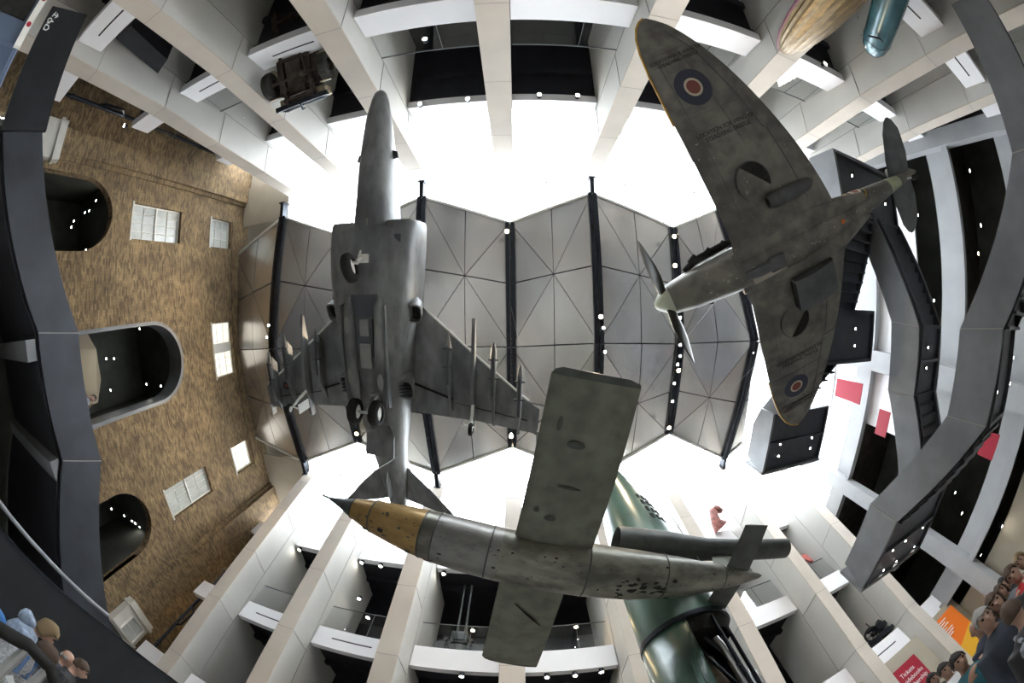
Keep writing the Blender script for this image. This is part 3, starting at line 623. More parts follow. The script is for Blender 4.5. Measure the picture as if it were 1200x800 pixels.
# near rounded balustrade in the lower left corner
near = thing('near_railing', 'curved dark handrail with bright glass panels in the lower left corner', 'railing', (-1.75, 1.0, FLOOR))
pts = [PX(-40, 722, -1.75), PX(0, 737, -1.7), PX(35, 757, -1.65), PX(58, 782, -1.6), PX(72, 815, -1.55), PX(84, 850, -1.5)]
MB().tube(pts, .035, 10).build('handrail', 'rubber', near, smooth=40)
g = MB()
for a, b in zip(pts, pts[1:]): g.add([a-Vector((0, 0, .05)), b-Vector((0, 0, .05)), Vector((b.x, b.y, FLOOR)), Vector((a.x, a.y, FLOOR))], [(0, 1, 2, 3)])
g.build('glass_panel', 'glass', near, solid=.01)
g = MB()
for p in pts[1:5]: g.tube([p, (p.x, p.y, FLOOR)], .02, 8)
g.build('post', 'steel', near, split=1)

# ================================================================== RIGHT END
for (lo, hi), t in zip([(2.15, 3.05), (6.05, 7.15), (11.5, 12.5)], ('one', 'two', 'three')):
    m = MB().box((18.3, -8, lo), (18.6, 12, hi)); o = m.build('trim_8', 'grey_gallery', kind='structure'); o['label'] = 'grey balcony front across the far right end, level %s' % t; o['category'] = 'balcony front'
    MB().box((17.9, -8, lo-.35), (18.3, 12, lo-.05)).build('trim_9', 'grey_gallery', kind='structure')
    MB().box((18.6, -14, lo+.2), (23, 18, hi-.1)).build('ceiling_right', 'brown_dark', kind='structure')
MB().box((23, -14, FLOOR), (23.3, 18, 12)).build('wall_east', 'dark_plaster', kind='structure')
MB().box((18.6, -14, FLOOR), (19, 18, 1.2)).build('wall_east_lower', 'beige_wall', kind='structure')
MB().box((18.4, -5.2, 8.7), (18.55, 6.0, 14.6)).build('wall_east_attic', 'white', kind='structure')
MB().box((18.3, -8, 14.2), (18.5, 12, 14.6)).build('wall_east_parapet', 'white', kind='structure')
for y, w_ in ((-7.9, .8), (2.1, 1.0), (9.2, .8)):
    m = MB().box((17.7, y, FLOOR), (18.3, y+w_, 17)); m.build('column_right', 'grey_gallery', kind='structure')
for k, (x, y, w) in enumerate([(1149, 264, 'upper'), (1146, 297, 'brightest'), (1136, 200, 'topmost'), (1094, 352, 'beside the stair'), (1075, 252, 'near the fighter tail'), (1127, 601, 'under the low gallery'), (1119, 577, 'second under the low gallery'), (1174, 616, 'strip'), (1149, 650, 'lower strip')]):
    p = PX(x, y, 18.55)
    lamp(x, y, x=20 if x < 1150 else 18.2, warm=(k in (1, 5)), r=.07, label='gallery spotlight at the far right end, %s' % w, group='far right gallery spotlights')
# banners and signs
def board(name, label, cat, quad, m, d=(0, .06, 0)):
    e = thing(name, label, cat, tuple(sum(p[i] for p in quad)/len(quad) for i in range(3))); MB().prism(quad, d).build('panel', m, e); return e
e = board('hanging_banner', 'red banner panel behind glass between the fighter wing tip and the stair', 'banner', [(16.0, 3.5, 10.4), (16.0, 3.6, 12.2), (16.0, 4.5, 12.2), (16.0, 4.5, 10.4)], 'red', (.05, 0, 0))
e = board('hanging_banner', 'small red banner panel left edge of the grey stair balustrade', 'banner', [(16.0, 4.35, 8.4), (16.0, 4.35, 9.1), (16.0, 5.5, 9.1), (16.0, 5.5, 8.4)], 'red', (.05, 0, 0))
e = board('hanging_banner', 'dark red panel beside the upper gallery at the right edge', 'banner', [PX(1155, 505, 17), PX(1172, 510, 17), PX(1162, 540, 17), PX(1145, 532, 17)], 'red', (.05, 0, 0))
# tickets sign
def sign_on(name, label, x0, x1, z0, z1, y, m):
    e = thing(name, label, 'sign', ((x0+x1)/2, y, z0)); MB().box((x0, y, z0), (x1, y+.06, z1)).build('panel', m, e); return e
ts = sign_on('ticket_sign', 'crimson hanging sign with white words Tickets, Guidebooks, Membership', 11.95, 13.75, -.75, 1.25, 11.3, 'red')
for k, t in enumerate(('Tickets', 'Guidebooks', 'Membership')):
    text('lettering', t, ts, .3, frame_mtx(Vector((12.85, 11.29, .82-.33*k))-Vector(ts.location), (1, 0, 0), (0, 0, 1)))
os_ = sign_on('welcome_sign', 'orange and yellow sign with lines of small white text by the crowd', 15.85, 17.7, -1.2, 1.55, 11.3, 'orange')
MB().prism([(15.85, 11.285, -1.2), (17.7, 11.285, -1.2), (17.7, 11.285, .1), (15.85, 11.285, -.4)], (0, .01, 0)).build('yellow_corner', 'yellow', os_)
m = MB()
for k, w in enumerate((.7, .5, .62, .3, .66, .58, .4)):
    m.box((16.0, 11.28, 1.3-.14*k), (16.0+w, 11.29, 1.33-.14*k+.02))
m.build('text_lines', 'letter', os_)
MB().box((11.0, 11.6, FLOOR), (18.6, 11.75, 1.9)).build('wall_ticket', 'beige_wall', kind='structure')
# ================================================================== AIRCRAFT HELPERS
def rmat(a, b, c):
    return Matrix.Rotation(c, 4, 'Z') @ Matrix.Rotation(b, 4, 'Y') @ Matrix.Rotation(a, 4, 'X')
def pose(name, label, cat, loc, deg):
    e = thing(name, label, cat, loc, local=True); e.rotation_euler = [radians(d) for d in deg]; return e
def sring(x, cy, cz, ry, rz, n=28, e=2.0, up=None):
    R = []
    for i in range(n):
        a = 2*pi*i/n; c, s = cos(a), sin(a)
        R.append(Vector((x, cy+ry*math.copysign(abs(c)**(2/e), c), cz+rz*math.copysign(abs(s)**(2/e), s))))
    return R
def airfoil_loft(mb, secs, up=(0, 0, 1), n=10):
    """secs: list of (leading point, trailing point, thickness)"""
    U = Vector(up); R = []
    for le, te, t in secs:
        le, te = Vector(le), Vector(te); r = []
        for k in range(n+1):
            f = (1-cos(pi*k/n))/2; r.append(le.lerp(te, f)+U*(t*.55*(2.6*sqrt(f)*(1-f)*.77)))
        for k in range(n-1, 0, -1):
            f = (1-cos(pi*k/n))/2; r.append(le.lerp(te, f)-U*(t*.45*(2.6*sqrt(f)*(1-f)*.77)))
        R.append(r)
    return mb.rings(R)
def wheel(e, name, c, ax, r, w, hub='frame'):
    t = MB().lathe([(-w/2, r*.55), (-w/2, r*.8), (-w*.36, r*.95), (-w*.15, r), (w*.15, r), (w*.36, r*.95), (w/2, r*.8), (w/2, r*.55)], 24, c, ax)
    o = t.build(name, 'rubber', e, smooth=50, local=True)
    h = MB().lathe([(-w*.42, .001), (-w*.42, r*.3), (-w*.3, r*.35), (-w*.3, r*.56), (w*.3, r*.56), (w*.3, r*.35), (w*.42, r*.3), (w*.42, .001)], 18, c, ax)
    h.build('wheel_hub', hub, o, smooth=30, local=True); return o
def wire(label, a, b, r=.008):
    return MB().tube([a, b], r, 6).build('suspension_cable', 'bar', label=label, cat='cable', group='suspension cables')

# ================================================================== JUMP JET
GREY = paint('jet_grey_paint', (.20, .205, .205), (.125, .13, .135), (.23, .23, .22), .45, .1, .7, .68, stretch=(.6, 1.3, 1.3))
GREY2 = mat('jet_light_patch', (.22, .22, .205), .5)
GDARK = mat('jet_dark_patch', (.05, .055, .065), .55)
har = pose('jump_jet', 'grey jump jet hanging nose-down, underside to the viewer, wheels and pylons out', 'aircraft', (-3.46, -6.26, 8.84), (-2.1, 4.45, -87.26))
LB = dict(local=True)
fus = [(.0, -.33, 0, .10, .11, 2.2), (-.06, -.325, 0, .17, .18, 2.2), (-.3, -.31, 0, .25, .27, 2.2), (-.9, -.27, .0, .35, .40, 2.3), (-1.6, -.22, .02, .42, .53, 2.4), (-2.4, -.16, .03, .47, .66, 2.5), (-3.3, -.09, .03, .51, .76, 2.6), (-4.2, -.04, .0, .56, .82, 2.8), (-4.35, 0, -.02, .98, .88, 4.5), (-5.2, 0, -.02, 1.12, .92, 4.5),
       (-6.4, 0, -.03, 1.08, .90, 3.8), (-7.6, 0, -.03, .98, .85, 2.8), (-8.8, 0, 0, .88, .8, 2.4), (-9.8, 0, .05, .72, .68, 2.3), (-10.6, 0, .1, .58, .57, 2.2), (-11.5, 0, .15, .46, .47, 2.2), (-12.5, 0, .2, .35, .37, 2.2), (-13.4, 0, .24, .25, .26, 2.2), (-14.0, 0, .26, .13, .15, 2)]
m = MB().rings([sring(*s[:5], 36, e=s[5]) for s in fus]); m.build('fuselage', GREY, har, smooth=50, **LB)
MB().lathe([(0, .0), (.06, .08), (.03, .12), (-.03, .13)], 16, (-.03, -.33, 0), (1, 0, 0)).build('nose_sensor', GDARK, har, smooth=40, **LB)
m = MB().rings([sring(-1.35, -.24, .40, .10, .1), sring(-1.8, -.2, .5, .26, .38), sring(-2.7, -.12, .6, .34, .5), sring(-3.5, 0, .6, .33, .42), sring(-4.0, 0, .55, .1, .2)]); m.build('cockpit_canopy', 'rubber', har, smooth=60, **LB)
m = MB()
for s in (-1, 1): m.prism([(-1.95, s*.38-.2, .05), (-2.25, s*.40-.2, .05), (-2.25, s*.64-.2, -.02), (-2.05, s*.60-.2, -.02)], (0, 0, .03))
m.build('side_vane', GDARK, har, **LB, split=1)
MB().box((-4.9, -.02, -.84), (-4.05, .02, -.80)).build('nose_gear_door', GREY2, har, **LB)
for s, t in ((1, 'left'), (-1, 'right')):
    # intake trunk: outer skin, rounded lip, dark duct
    o = MB(); O = [(-4.12, .80, -.02, .44, .72), (-4.2, .80, -.02, .47, .78), (-4.8, .78, -.03, .49, .83), (-5.6, .74, -.04, .50, .84), (-6.5, .68, -.04, .47, .80), (-7.4, .55, -.03, .44, .74), (-8.6, .42, 0, .38, .6)]
    I = [(-5.3, .82, 0, .2, .3), (-4.7, .80, 0, .38, .62), (-4.2, .80, -.02, .41, .68)]
    R = [sring(x, s*y, z, a, b, e=3.0) for x, y, z, a, b in I+O]; o.rings(R, True, True)
    o.build('air_intake', GREY, har, smooth=55, **LB)
    d = MB(); d.add(sring(-4.6, s*.80, 0, .375, .62, e=3.0), [list(range(28))]); d.build('intake_duct', 'rubber', har, **LB)
    # nozzles: rounded square pipes turned down and aft
    for nm, x, y, z, w, h in (('cold_nozzle', -6.3, 1.12, -.25, .20, .27), ('hot_nozzle', -8.35, .80, -.25, .24, .33)):
        n = MB(); pts = [(x, s*(y-.32), z+.1, (0, s, 0)), (x-.02, s*(y-.05), z+.08, (-.1, s, -.2)), (x-.12, s*(y+.06), z-.08, (-.5, s*.5, -.8)), (x-.22, s*(y+.1), z-.3, (-.4, s*.1, -1))]
        R = []
        for px, py, pz, nn in pts:
            nn = Vector(nn).normalized(); u = nn.orthogonal().normalized(); u = Vector((1, 0, 0)); u = (u-nn*u.dot(nn)).normalized(); v = nn.cross(u)
            R.append([Vector((px, py, pz))+u*h*math.copysign(abs(cos(a))**.6, cos(a))+v*w*math.copysign(abs(sin(a))**.6, sin(a)) for a in [2*pi*k/20 for k in range(20)]])
        last = [p.copy() for p in R[-1]]; c = sum(last, Vector())/20
        R.append([c+(p-c)*.82 for p in last]); R.append([c+(p-c)*.8+Vector((.08, 0, .2)) for p in last])
        n.rings(R, True, False); o2 = n.build(nm, GREY, har, smooth=50, **LB)
        q = MB(); q.add([c+(p-c)*.8+Vector((.06, 0, .14)) for p in last], [list(range(20))]); q.build('nozzle_mouth', 'rubber', o2, **LB)
        if nm == 'hot_nozzle':
            q = MB()
            for k in range(4): q.box((x-.42+.1*k, s*(y-.08), z-.33), (x-.40+.1*k, s*(y+.28), z-.1))
            q.build('nozzle_vane', GDARK, o2, **LB)
    # wing
    wing = MB(); secs = [((-5.9, s*.6, .42), (-9.55, s*.6, .28), .32), ((-6.55, s*1.3, .36), (-9.56, s*1.3, .24), .30), ((-7.75, s*2.75, .2), (-9.62, s*2.75, .12), .2), ((-8.9, s*4.2, .03), (-9.85, s*4.35, -.02), .1), ((-9.12, s*4.52, 0), (-9.93, s*4.5, -.04), .06)]
    if s < 0: secs = [(Vector(a)-Vector((0, .08, 0)), Vector(b)-Vector((0, .06, 0)), c) for a, b, c in secs]
    airfoil_loft(wing, secs); w = wing.build('wing', GREY, har, smooth=40, **LB)
    le = MB().tube([Vector(secs[1][0])+Vector((.01, 0, 0)), Vector(secs[2][0])+Vector((.01, 0, 0)), Vector(secs[3][0])+Vector((.01, 0, 0))], .034, 8); le.build('leading_edge', 'cream', w, smooth=40, **LB)
    fl = MB(); fl.bar((-8.55, s*.95, .02), (-8.95, s*2.1, .0), .06, .03); fl.bar((-9.05, s*2.2, .0), (-9.45, s*4.2, -.06), .02, .015); fl.build('flap_gap', 'rubber', w, **LB)
    MB().obox((-9.95, s*4.5, .03), (1, 0, 0), (0, 1, 0), (0, 0, 1), .18, .03, .12).build('tip_light', GREY2, w, **LB)
    # pylons with rails
    for y, x0, x1, w0, lab in ((2.03, -6.98, -9.35, .06, 1), (3.25, -7.2, -9.7, .05, 1), (3.95, -7.75, -9.9, .045, 1)):
        if s < 0: y += .05
        p = MB(); zt = .28-.07*y
        p.prism([(x0-.5, s*y-.035, zt), (x0-.25, s*y-.035, zt-.24), (x1+.55, s*y-.035, zt-.3), (x1, s*y-.035, zt-.05)], (0, .07, 0))
        o2 = p.build('pylon', GREY, har, **LB)
        r = MB().tube([(x0, s*y, zt-.36), (x0-.12, s*y, zt-.36), (x0-.35, s*y, zt-.36), (x0-1.5, s*y, zt-.36), (x0-1.75, s*y, zt-.34)], [.01, .05, .075, .07, .03], 10)
        r.build('launch_rail', GREY, o2, smooth=40, **LB)
        c = MB()
        for dx in (.45, .95): c.box((x0-dx-.04, s*y-.13, zt-.42), (x0-dx, s*y+.13, zt-.36))
        c.box((x0-1.45, s*y-.03, zt-.46), (x0-.4, s*y+.03, zt-.42)); c.build('sway_brace', GDARK, o2, **LB)
    # outrigger
    y = 2.68; o2 = MB().prism([(-6.65, s*y-.03, -.1), (-7.4, s*y-.03, -.2), (-8.7, s*y-.05, -.25), (-9.9, s*y-.05, -.12), (-9.9, s*y-.05, .08), (-7.4, s*y-.03, .1), (-6.7, s*y-.03, -.02)], (0, .09, 0)).build('outrigger_fairing', GREY, har, **LB)
    g = MB().tube([(-9.0, s*y, -.1), (-9.15, s*(y+.05), -.55), (-9.3, s*(y+.06), -1.0)], [.05, .045, .035], 10); g.tube([(-9.25, s*y-.1, -.98), (-9.3, s*y+.16, -1.0)], .025, 8); g.box((-9.6, s*y-.015, -.75), (-9.3, s*y+.015, -.1)); g.build('outrigger_leg', 'frame', har, smooth=40, **LB)
    wheel(har, 'outrigger_wheel', (-9.32, s*(y+.09), -1.08), (0, 1, 0), .17, .10)
    # tailplane
    tp = MB(); airfoil_loft(tp, [((-11.35, s*.22, .32), (-12.9, s*.22, .3), .12), ((-12.25, s*1.15, .2), (-13.1, s*1.15, .18), .09), ((-13.15, s*1.98, .05), (-13.42, s*2.0, .05), .03)]); tp.build('tailplane', GREY, har, smooth=40, **LB)
    # belly strake and gun-pod fairing
    st = MB().rings([sring(-6.05, s*.44, -.90, .05, .03, 12), sring(-6.3, s*.44, -1.0, .14, .12, 12), sring(-7.4, s*.44, -1.0, .17, .14, 12), sring(-8.6, s*.42, -.92, .15, .12, 12), sring(-9.0, s*.40, -.85, .05, .04, 12)]); st.build('belly_strake', GREY, har, smooth=50, **LB)
    MB().prism([(-6.2, s*.58, -.85), (-6.25, s*.62, -1.12), (-8.9, s*.6, -1.1), (-9.0, s*.56, -.82)], (0, s*.025, 0)).build('strake_plate', GREY, har, **LB)
m = MB()
for x, y in ((-6.75, -.44), (-6.9, .46), (-8.1, -.44), (-8.2, .44)):
    m.add([Vector((x+.22*cos(a), y+.07*sin(a)*1.2, -1.128)) for a in [2*pi*k/16 for k in range(16)]], [list(range(16))])
m.build('light_patch', GREY2, har, **LB, solid=.012, split=1)
m = MB().box((-6.0, -.36, -1.0), (-6.55, .36, -.9)); m.box((-6.6, -.22, -.985), (-7.6, .22, -.89)); m.box((-9.5, -.2, -.86), (-9.05, .25, -.8)); m.build('belly_panel', GDARK, har, **LB, split=1)
m = MB().box((-6.62, -.13, -1.0), (-7.05, .13, -.9)); m.box((-7.25, -.16, -1.0), (-7.9, .16, -.9)); m.box((-8.6, .02, -.95), (-9.4, .3, -.84)); m.build('belly_hatch', GREY2, har, **LB, split=1)
m = MB().box((-4.5, .42, -.862), (-4.72, .60, -.83)); m.box((-4.5, .72, -.84), (-4.72, .95, -.80)); m.build('vent_panel', GDARK, har, **LB, split=1)
# nose gear (turned aside) and main gear
g = MB().tube([(-5.05, 0, -.7), (-5.1, -.04, -1.15), (-5.2, -.02, -1.35)], [.07, .06, .045], 10); g.tube([(-5.0, .12, -.75), (-5.15, -.05, -1.1)], .03, 8); g.box((-5.2, -.13, -1.05), (-4.98, .13, -.8)); g.tube([(-4.9, -.1, -.95), (-5.15, -.02, -1.25)], .03, 8); g.tube([(-5.2, -.14, -1.4), (-5.2, .06, -1.36)], .04, 8)
g.build('nose_gear_leg', 'frame', har, smooth=40, **LB)
wheel(har, 'nose_wheel', (-5.32, -.12, -1.5), (.3, 1, .2), .37, .24)
g = MB().tube([(-8.7, .12, -.75), (-8.85, .1, -1.2), (-8.95, .1, -1.42)], [.08, .07, .05], 10); g.tube([(-8.95, -.25, -1.42), (-8.95, .42, -1.42)], .045, 8); g.tube([(-8.55, .3, -.8), (-8.85, .12, -1.15)], .03, 6)
g.build('main_gear_leg', 'steel', har, smooth=40, **LB)
wheel(har, 'main_wheel', (-8.95, -.24, -1.42), (0, 1, 0), .35, .24); wheel(har, 'main_wheel', (-8.95, .38, -1.42), (0, 1, 0), .35, .24, 'frame')
m = MB().prism([(-9.62, -.1, -.75), (-9.75, -.2, -.95), (-10.35, -.22, -1.15), (-10.4, .62, -1.15), (-9.85, .62, -.98), (-9.62, .4, -.75)], (0.02, 0, .05)); m.tube([(-9.5, -.12, -.65), (-9.95, -.1, -1.0)], .04, 8); m.tube([(-9.5, .12, -.65), (-9.95, .1, -1.0)], .04, 8); m.build('air_brake', GREY, har, **LB)
m = MB(); airfoil_loft(m, [((-11.0, 0, .5), (-13.3, 0, .5), .12), ((-12.2, 0, 1.7), (-13.6, 0, 1.7), .08)], up=(0, 1, 0)); m.build('tail_fin', GREY, har, smooth=40, **LB)
m = MB(); airfoil_loft(m, [((-11.2, 0, -.2), (-12.4, 0, -.1), .07), ((-11.7, 0, -.55), (-12.4, 0, -.5), .04)], up=(0, 1, 0)); m.build('ventral_fin', GREY, har, smooth=40, **LB)
RB = mat('roundel_blue', (.010, .013, .035), .5); RR = mat('roundel_red', (.17, .03, .018), .5); RW = mat('roundel_cream', (.46, .40, .29), .5); RY = mat('roundel_yellow', (.50, .30, .04), .5)
def roundel(parent, c, nrm, rs, ms):
    for k, (r, q) in enumerate(zip(rs, ms)):
        c2 = Vector(c)+Vector(nrm)*.004*k
        MB().disc(c2, nrm, r, 32).build('roundel', q, parent, **LB, solid=.003)
roundel(har, (-8.98, -3.62, -.085), (0, 0, -1), (.14, .07), (RB, RR))

# ================================================================== PROPELLER FIGHTER
SPG = paint('fighter_underside_paint', (.155, .146, .122), (.088, .084, .074), (.32, .30, .26), .45, .2, .8, .64, stretch=(1, 1, 1), bands=[(-8.0, -7.45, (.40, .42, .26))])
SPD = mat('fighter_dark_metal', (.07, .075, .078), .42, .35, var=.25, scale=3)
sp = pose('propeller_fighter', 'old single-propeller fighter with elliptical wings and roundels, hanging banked with underside to the viewer', 'aircraft', (3.11, .2, 7.54), (-12.84, -20.09, 152.6))
S = [(-.42, 0, 0, .34, .34, 2), (-.9, 0, -.02, .40, .43, 2.1), (-1.5, 0, -.05, .43, .5, 2.1), (-2.2, 0, -.07, .46, .56, 2.1), (-3.0, 0, -.06, .49, .60, 2.2), (-3.9, 0, -.02, .48, .58, 2.2), (-4.8, 0, .03, .44, .50, 2), (-5.8, 0, .1, .35, .42, 2), (-6.8, 0, .17, .26, .32, 2), (-7.8, 0, .23, .17, .23, 2), (-8.6, 0, .28, .10, .15, 2), (-9.0, 0, .3, .04, .08, 2)]
MB().rings([sring(x, y, z, a, b, 32, e) for x, y, z, a, b, e in S]).build('fuselage', SPG, sp, smooth=50, **LB)
MB().rings([sring(-3.1, 0, .5, .2, .1), sring(-3.5, 0, .62, .26, .3), sring(-4.1, 0, .62, .25, .3), sring(-4.9, 0, .48, .15, .12)]).build('cockpit_canopy', 'rubber', sp, smooth=50, **LB)
spn = MB().lathe([(0, .0), (-.02, .07), (-.08, .14), (-.2, .235), (-.32, .30), (-.42, .335), (-.46, .335), (-.46, .0)], 32, (0, 0, 0), (1, 0, 0)).build('spinner', mat('spinner_cream', (.42, .44, .34), .4, var=.1, scale=4), sp, smooth=40, **LB)
BLK = mat('propeller_black', (.03, .032, .03), .35, .2, bump=.1, scale=6)
for k, a in enumerate((radians(97), radians(-23), radians(217))):
    # blade direction in the local y-z plane
    u = Vector((0, cos(a-radians(7)), sin(a-radians(7)))); u = Vector((0, sin(a), cos(a))); w = Vector((1, 0, 0)).cross(u)
    R = []
    for t, ch, th in ((.2, .09, .09), (.4, .12, .06), (.7, .17, .04), (1.0, .18, .03), (1.3, .14, .02), (1.5, .08, .014), (1.58, .02, .01)):
        tw = radians(62-28*t); cx = (w*cos(tw)+Vector((1, 0, 0))*sin(tw)); nn = (Vector((1, 0, 0))*cos(tw)-w*sin(tw)); c = Vector((-.3, 0, 0))+u*t
        R.append([c+cx*ch*cos(b)+nn*th*sin(b) for b in [2*pi*j/14 for j in range(14)]])
    o2 = MB().rings(R).build('propeller_blade', BLK, sp, smooth=50, **LB)
LE = [(.3, -2.02), (.8, -2.1), (2.2, -2.08), (3.46, -2.12), (4.4, -2.24), (4.9, -2.36), (5.25, -2.5), (5.48, -2.66), (5.6, -2.82), (5.64, -2.95)]
TE = [(.3, -5.0), (.8, -4.9), (1.3, -4.78), (2.1, -4.55), (3.2, -4.2), (4.3, -3.82), (4.9, -3.55), (5.3, -3.32), (5.52, -3.12), (5.64, -2.97)]
YEL = mat('yellow_leading_edge', (.42, .24, .04), .5, var=.2, scale=8)
def wz(y): return -.46+.095*y
for s in (1, -1):
    ys = [.3, .8, 1.4, 2.1, 2.8, 3.5, 4.1, 4.6, 5.0, 5.3, 5.48, 5.58, 5.63]; th = lambda y: .34*(1-(y/5.75)**1.6)+.02
    secs = [((interp(LE, y), s*y, wz(y)), (interp(TE, y), s*y, wz(y)+.01), th(y)) for y in ys]
    w = airfoil_loft(MB(), secs, n=14).build('wing', SPG, sp, smooth=40, **LB)
    q = MB().tube([(interp(LE, y)+.012, s*y, wz(y)) for y in (3.3, 3.8, 4.4, 4.9, 5.25, 5.48, 5.6, 5.64)], .025, 8); q.build('yellow_edge', YEL, w, smooth=40, **LB)
    # wing root fillet
    MB().rings([sring(-2.0, s*.35, -.4, .12, .08, 16), sring(-2.9, s*.42, -.4, .22, .16, 16), sring(-4.2, s*.45, -.38, .28, .14, 16), sring(-5.2, s*.36, -.28, .2, .14, 16), sring(-6.2, s*.22, -.1, .1, .12, 16)]).build('root_fillet', SPG, w, smooth=60, **LB)
    def under(x, y):   # lower wing surface height
        y0 = abs(y); a, b = interp(LE, y0), interp(TE, y0); f = min(max((a-x)/(a-b), .001), .999); return wz(y0)-th(y0)*.45*2.6*sqrt(f)*(1-f)*.77
    # wheel well with half door, leg door
    cx, cy = (-3.08, s*1.68); r = .41; zz = under(cx, cy)
    MB().disc((cx, cy, zz-.012), (0, 0, -1), r, 28).build('wheel_well', 'rubber', w, **LB, solid=.02)
    MB().lathe([(-.02, r-.01), (-.02, r+.02), (.02, r+.02)], 28, (cx, cy, zz), (0, 0, 1)).build('well_rim', SPD, w, **LB)
    d = MB(); pts = [(cx+r*1.0*cos(a), cy+s*r*1.0*sin(a)) for a in [radians(v) for v in range(207, 424, 12)]]
    pts = [(cx+(x-cx)*.98, y) for x, y in pts]
    d.prism([(x, y, zz-.045) for x, y in pts], (0, 0, .025)); d.prism([(cx+.13, cy-s*.25, zz-.04), (cx-.13, cy-s*.25, zz-.04), (cx-.1, cy-s*1.05, zz-.06), (cx+.1, cy-s*1.05, zz-.06)], (0, 0, .03)); d.build('gear_door', SPG, w, **LB)
    t = MB().lathe([(0, .0), (0, .2), (.02, .26), (.05, .28)], 24, (cx, cy, zz-.03), (0, 0, 1)); t.build('retracted_wheel', 'rubber', w, smooth=40, **LB)
    MB().ball((cx-.02, cy-s*1.12, zz-.02), (.09, .07, .06)).build('gear_pivot', 'steel', w, smooth=60, **LB)
    # roundel: rings that follow the lower surface
    c0 = (-2.92, s*3.86)
    for k, (rr, q) in enumerate(((.40, RB), (.20, RW), (.15, RR))):
        mb = MB(); V = [Vector((*c0, under(*c0)-.016-.004*k))]; F = []; N = 36
        for j in (1, 2, 3):
            for i in range(N):
                x = c0[0]+rr*j/3*cos(2*pi*i/N); y = c0[1]+rr*j/3*sin(2*pi*i/N); V.append(Vector((x, y, under(x, y)-.012-.004*k)))
        for i in range(N): F.append((0, 1+(i+1) % N, 1+i))
        for j in (0, 1):
            for i in range(N): F.append((1+j*N+i, 1+j*N+(i+1) % N, 1+(j+1)*N+(i+1) % N, 1+(j+1)*N+i))
        mb.add(V, F).build('roundel', q, w, **LB, smooth=60)
    # aileron and panel lines
    q = MB()
    def line(pts, wd=.012):
        for a, b in zip(pts, pts[1:]):
            n = 4
            for i in range(n):
                p = (a[0]+(b[0]-a[0])*i/n, a[1]+(b[1]-a[1])*i/n); r2 = (a[0]+(b[0]-a[0])*(i+1)/n, a[1]+(b[1]-a[1])*(i+1)/n)
                q.bar((p[0], s*p[1], under(p[0], p[1])-.004), (r2[0], s*r2[1], under(r2[0], r2[1])-.004), wd, .006)
    line([(-3.92, 2.6), (-3.45, 4.6), (-3.15, 5.2)], .02); line([(-3.92, 2.6), (-4.35, 2.6)], .02); line([(-4.25, .9), (-4.0, 2.55)], .02)
    for yy in (2.75, 3.3, 4.5, 4.75): line([(interp(LE, yy)-.12, yy), (interp(TE, yy)+.35, yy)], .007)
    line([(-2.5, .9), (-2.45, 3.2), (-2.55, 4.8)], .007); line([(-3.3, 2.5), (-3.1, 4.8)], .007)
    q.build('panel_lines', GDARK, w, **LB)
    for yy, xx in ((4.55, -3.0), (2.85, -3.1)):
        text('stencil', 'LOCATION FOR WING TIP\nSTEADYING TRESTLE', w, .105 if yy > 4 else .12, frame_mtx(Vector((xx, s*yy, under(xx, yy)-.03)), (-1, 0, 0), (0, 1, 0)), 'rubber', .002)
    # tailplane
    tp = MB(); airfoil_loft(tp, [((-7.75, s*.1, .33), (-8.75, s*.1, .33), .1), ((-7.8, s*.6, .33), (-8.85, s*.6, .33), .08), ((-8.0, s*1.25, .33), (-8.8, s*1.25, .33), .05), ((-8.2, s*1.52, .33), (-8.62, s*1.52, .33), .03), ((-8.36, s*1.62, .33), (-8.46, s*1.62, .33), .015)])
    o2 = tp.build('tailplane', SPD, sp, smooth=40, **LB)
m = MB(); airfoil_loft(m, [((-7.9, 0, .4), (-9.1, 0, .35), .09), ((-8.25, 0, .9), (-9.2, 0, .9), .07), ((-8.55, 0, 1.25), (-9.05, 0, 1.25), .04), ((-8.72, 0, 1.36), (-8.85, 0, 1.36), .02)], up=(0, 1, 0)); m.build('tail_fin', SPG, sp, smooth=40, **LB)
# radiator (starboard) and oil cooler (port)
m = MB().rings([[Vector((x, y, z)) for y, z in ((-.55-.02, z1), (-1.35, z1), (-1.33, z0), (-1.22, z0-.05), (-.68, z0-.05), (-.57, z0))] for x, z0, z1 in ((-3.18, -.72, -.45), (-3.25, -.76, -.45), (-3.7, -.78, -.42), (-4.35, -.66, -.4), (-4.42, -.55, -.4))]); rad = m.build('radiator', SPD, sp, smooth=25, **LB)
MB().box((-3.2, -1.28, -.72), (-3.165, -.64, -.5)).build('radiator_mouth', 'rubber', rad, **LB)
m = MB().rings([sring(x, 1.22, z, a, b, 16) for x, z, a, b in ((-3.15, -.6, .12, .1), (-3.25, -.62, .16, .14), (-3.8, -.62, .165, .15), (-4.3, -.56, .13, .1), (-4.45, -.5, .06, .05))]); oc = m.build('oil_cooler', SPD, sp, smooth=50, **LB)
MB().disc((-3.147, 1.22, -.6), (1, 0, 0), .1, 16).build('cooler_mouth', 'rubber', oc, **LB)
m = MB()
for s in (1, -1):
    m.tube([(-.95, s*.40, .16), (-1.3, s*.50, .20), (-2.1, s*.53, .22), (-2.25, s*.53, .22)], [.06, .09, .09, .05], 10)
    for k in range(3): m.tube([(-1.15-.38*k, s*.5, .2), (-1.35-.38*k, s*.62, .2)], [.07, .05], 8)
m.build('exhaust_pipe', 'rubber', sp, smooth=40, **LB, split=1)
MB().box((-2.7, -.16, -.72), (-3.1, .16, -.6)).build('air_scoop', SPD, sp, **LB, bevel=.03)
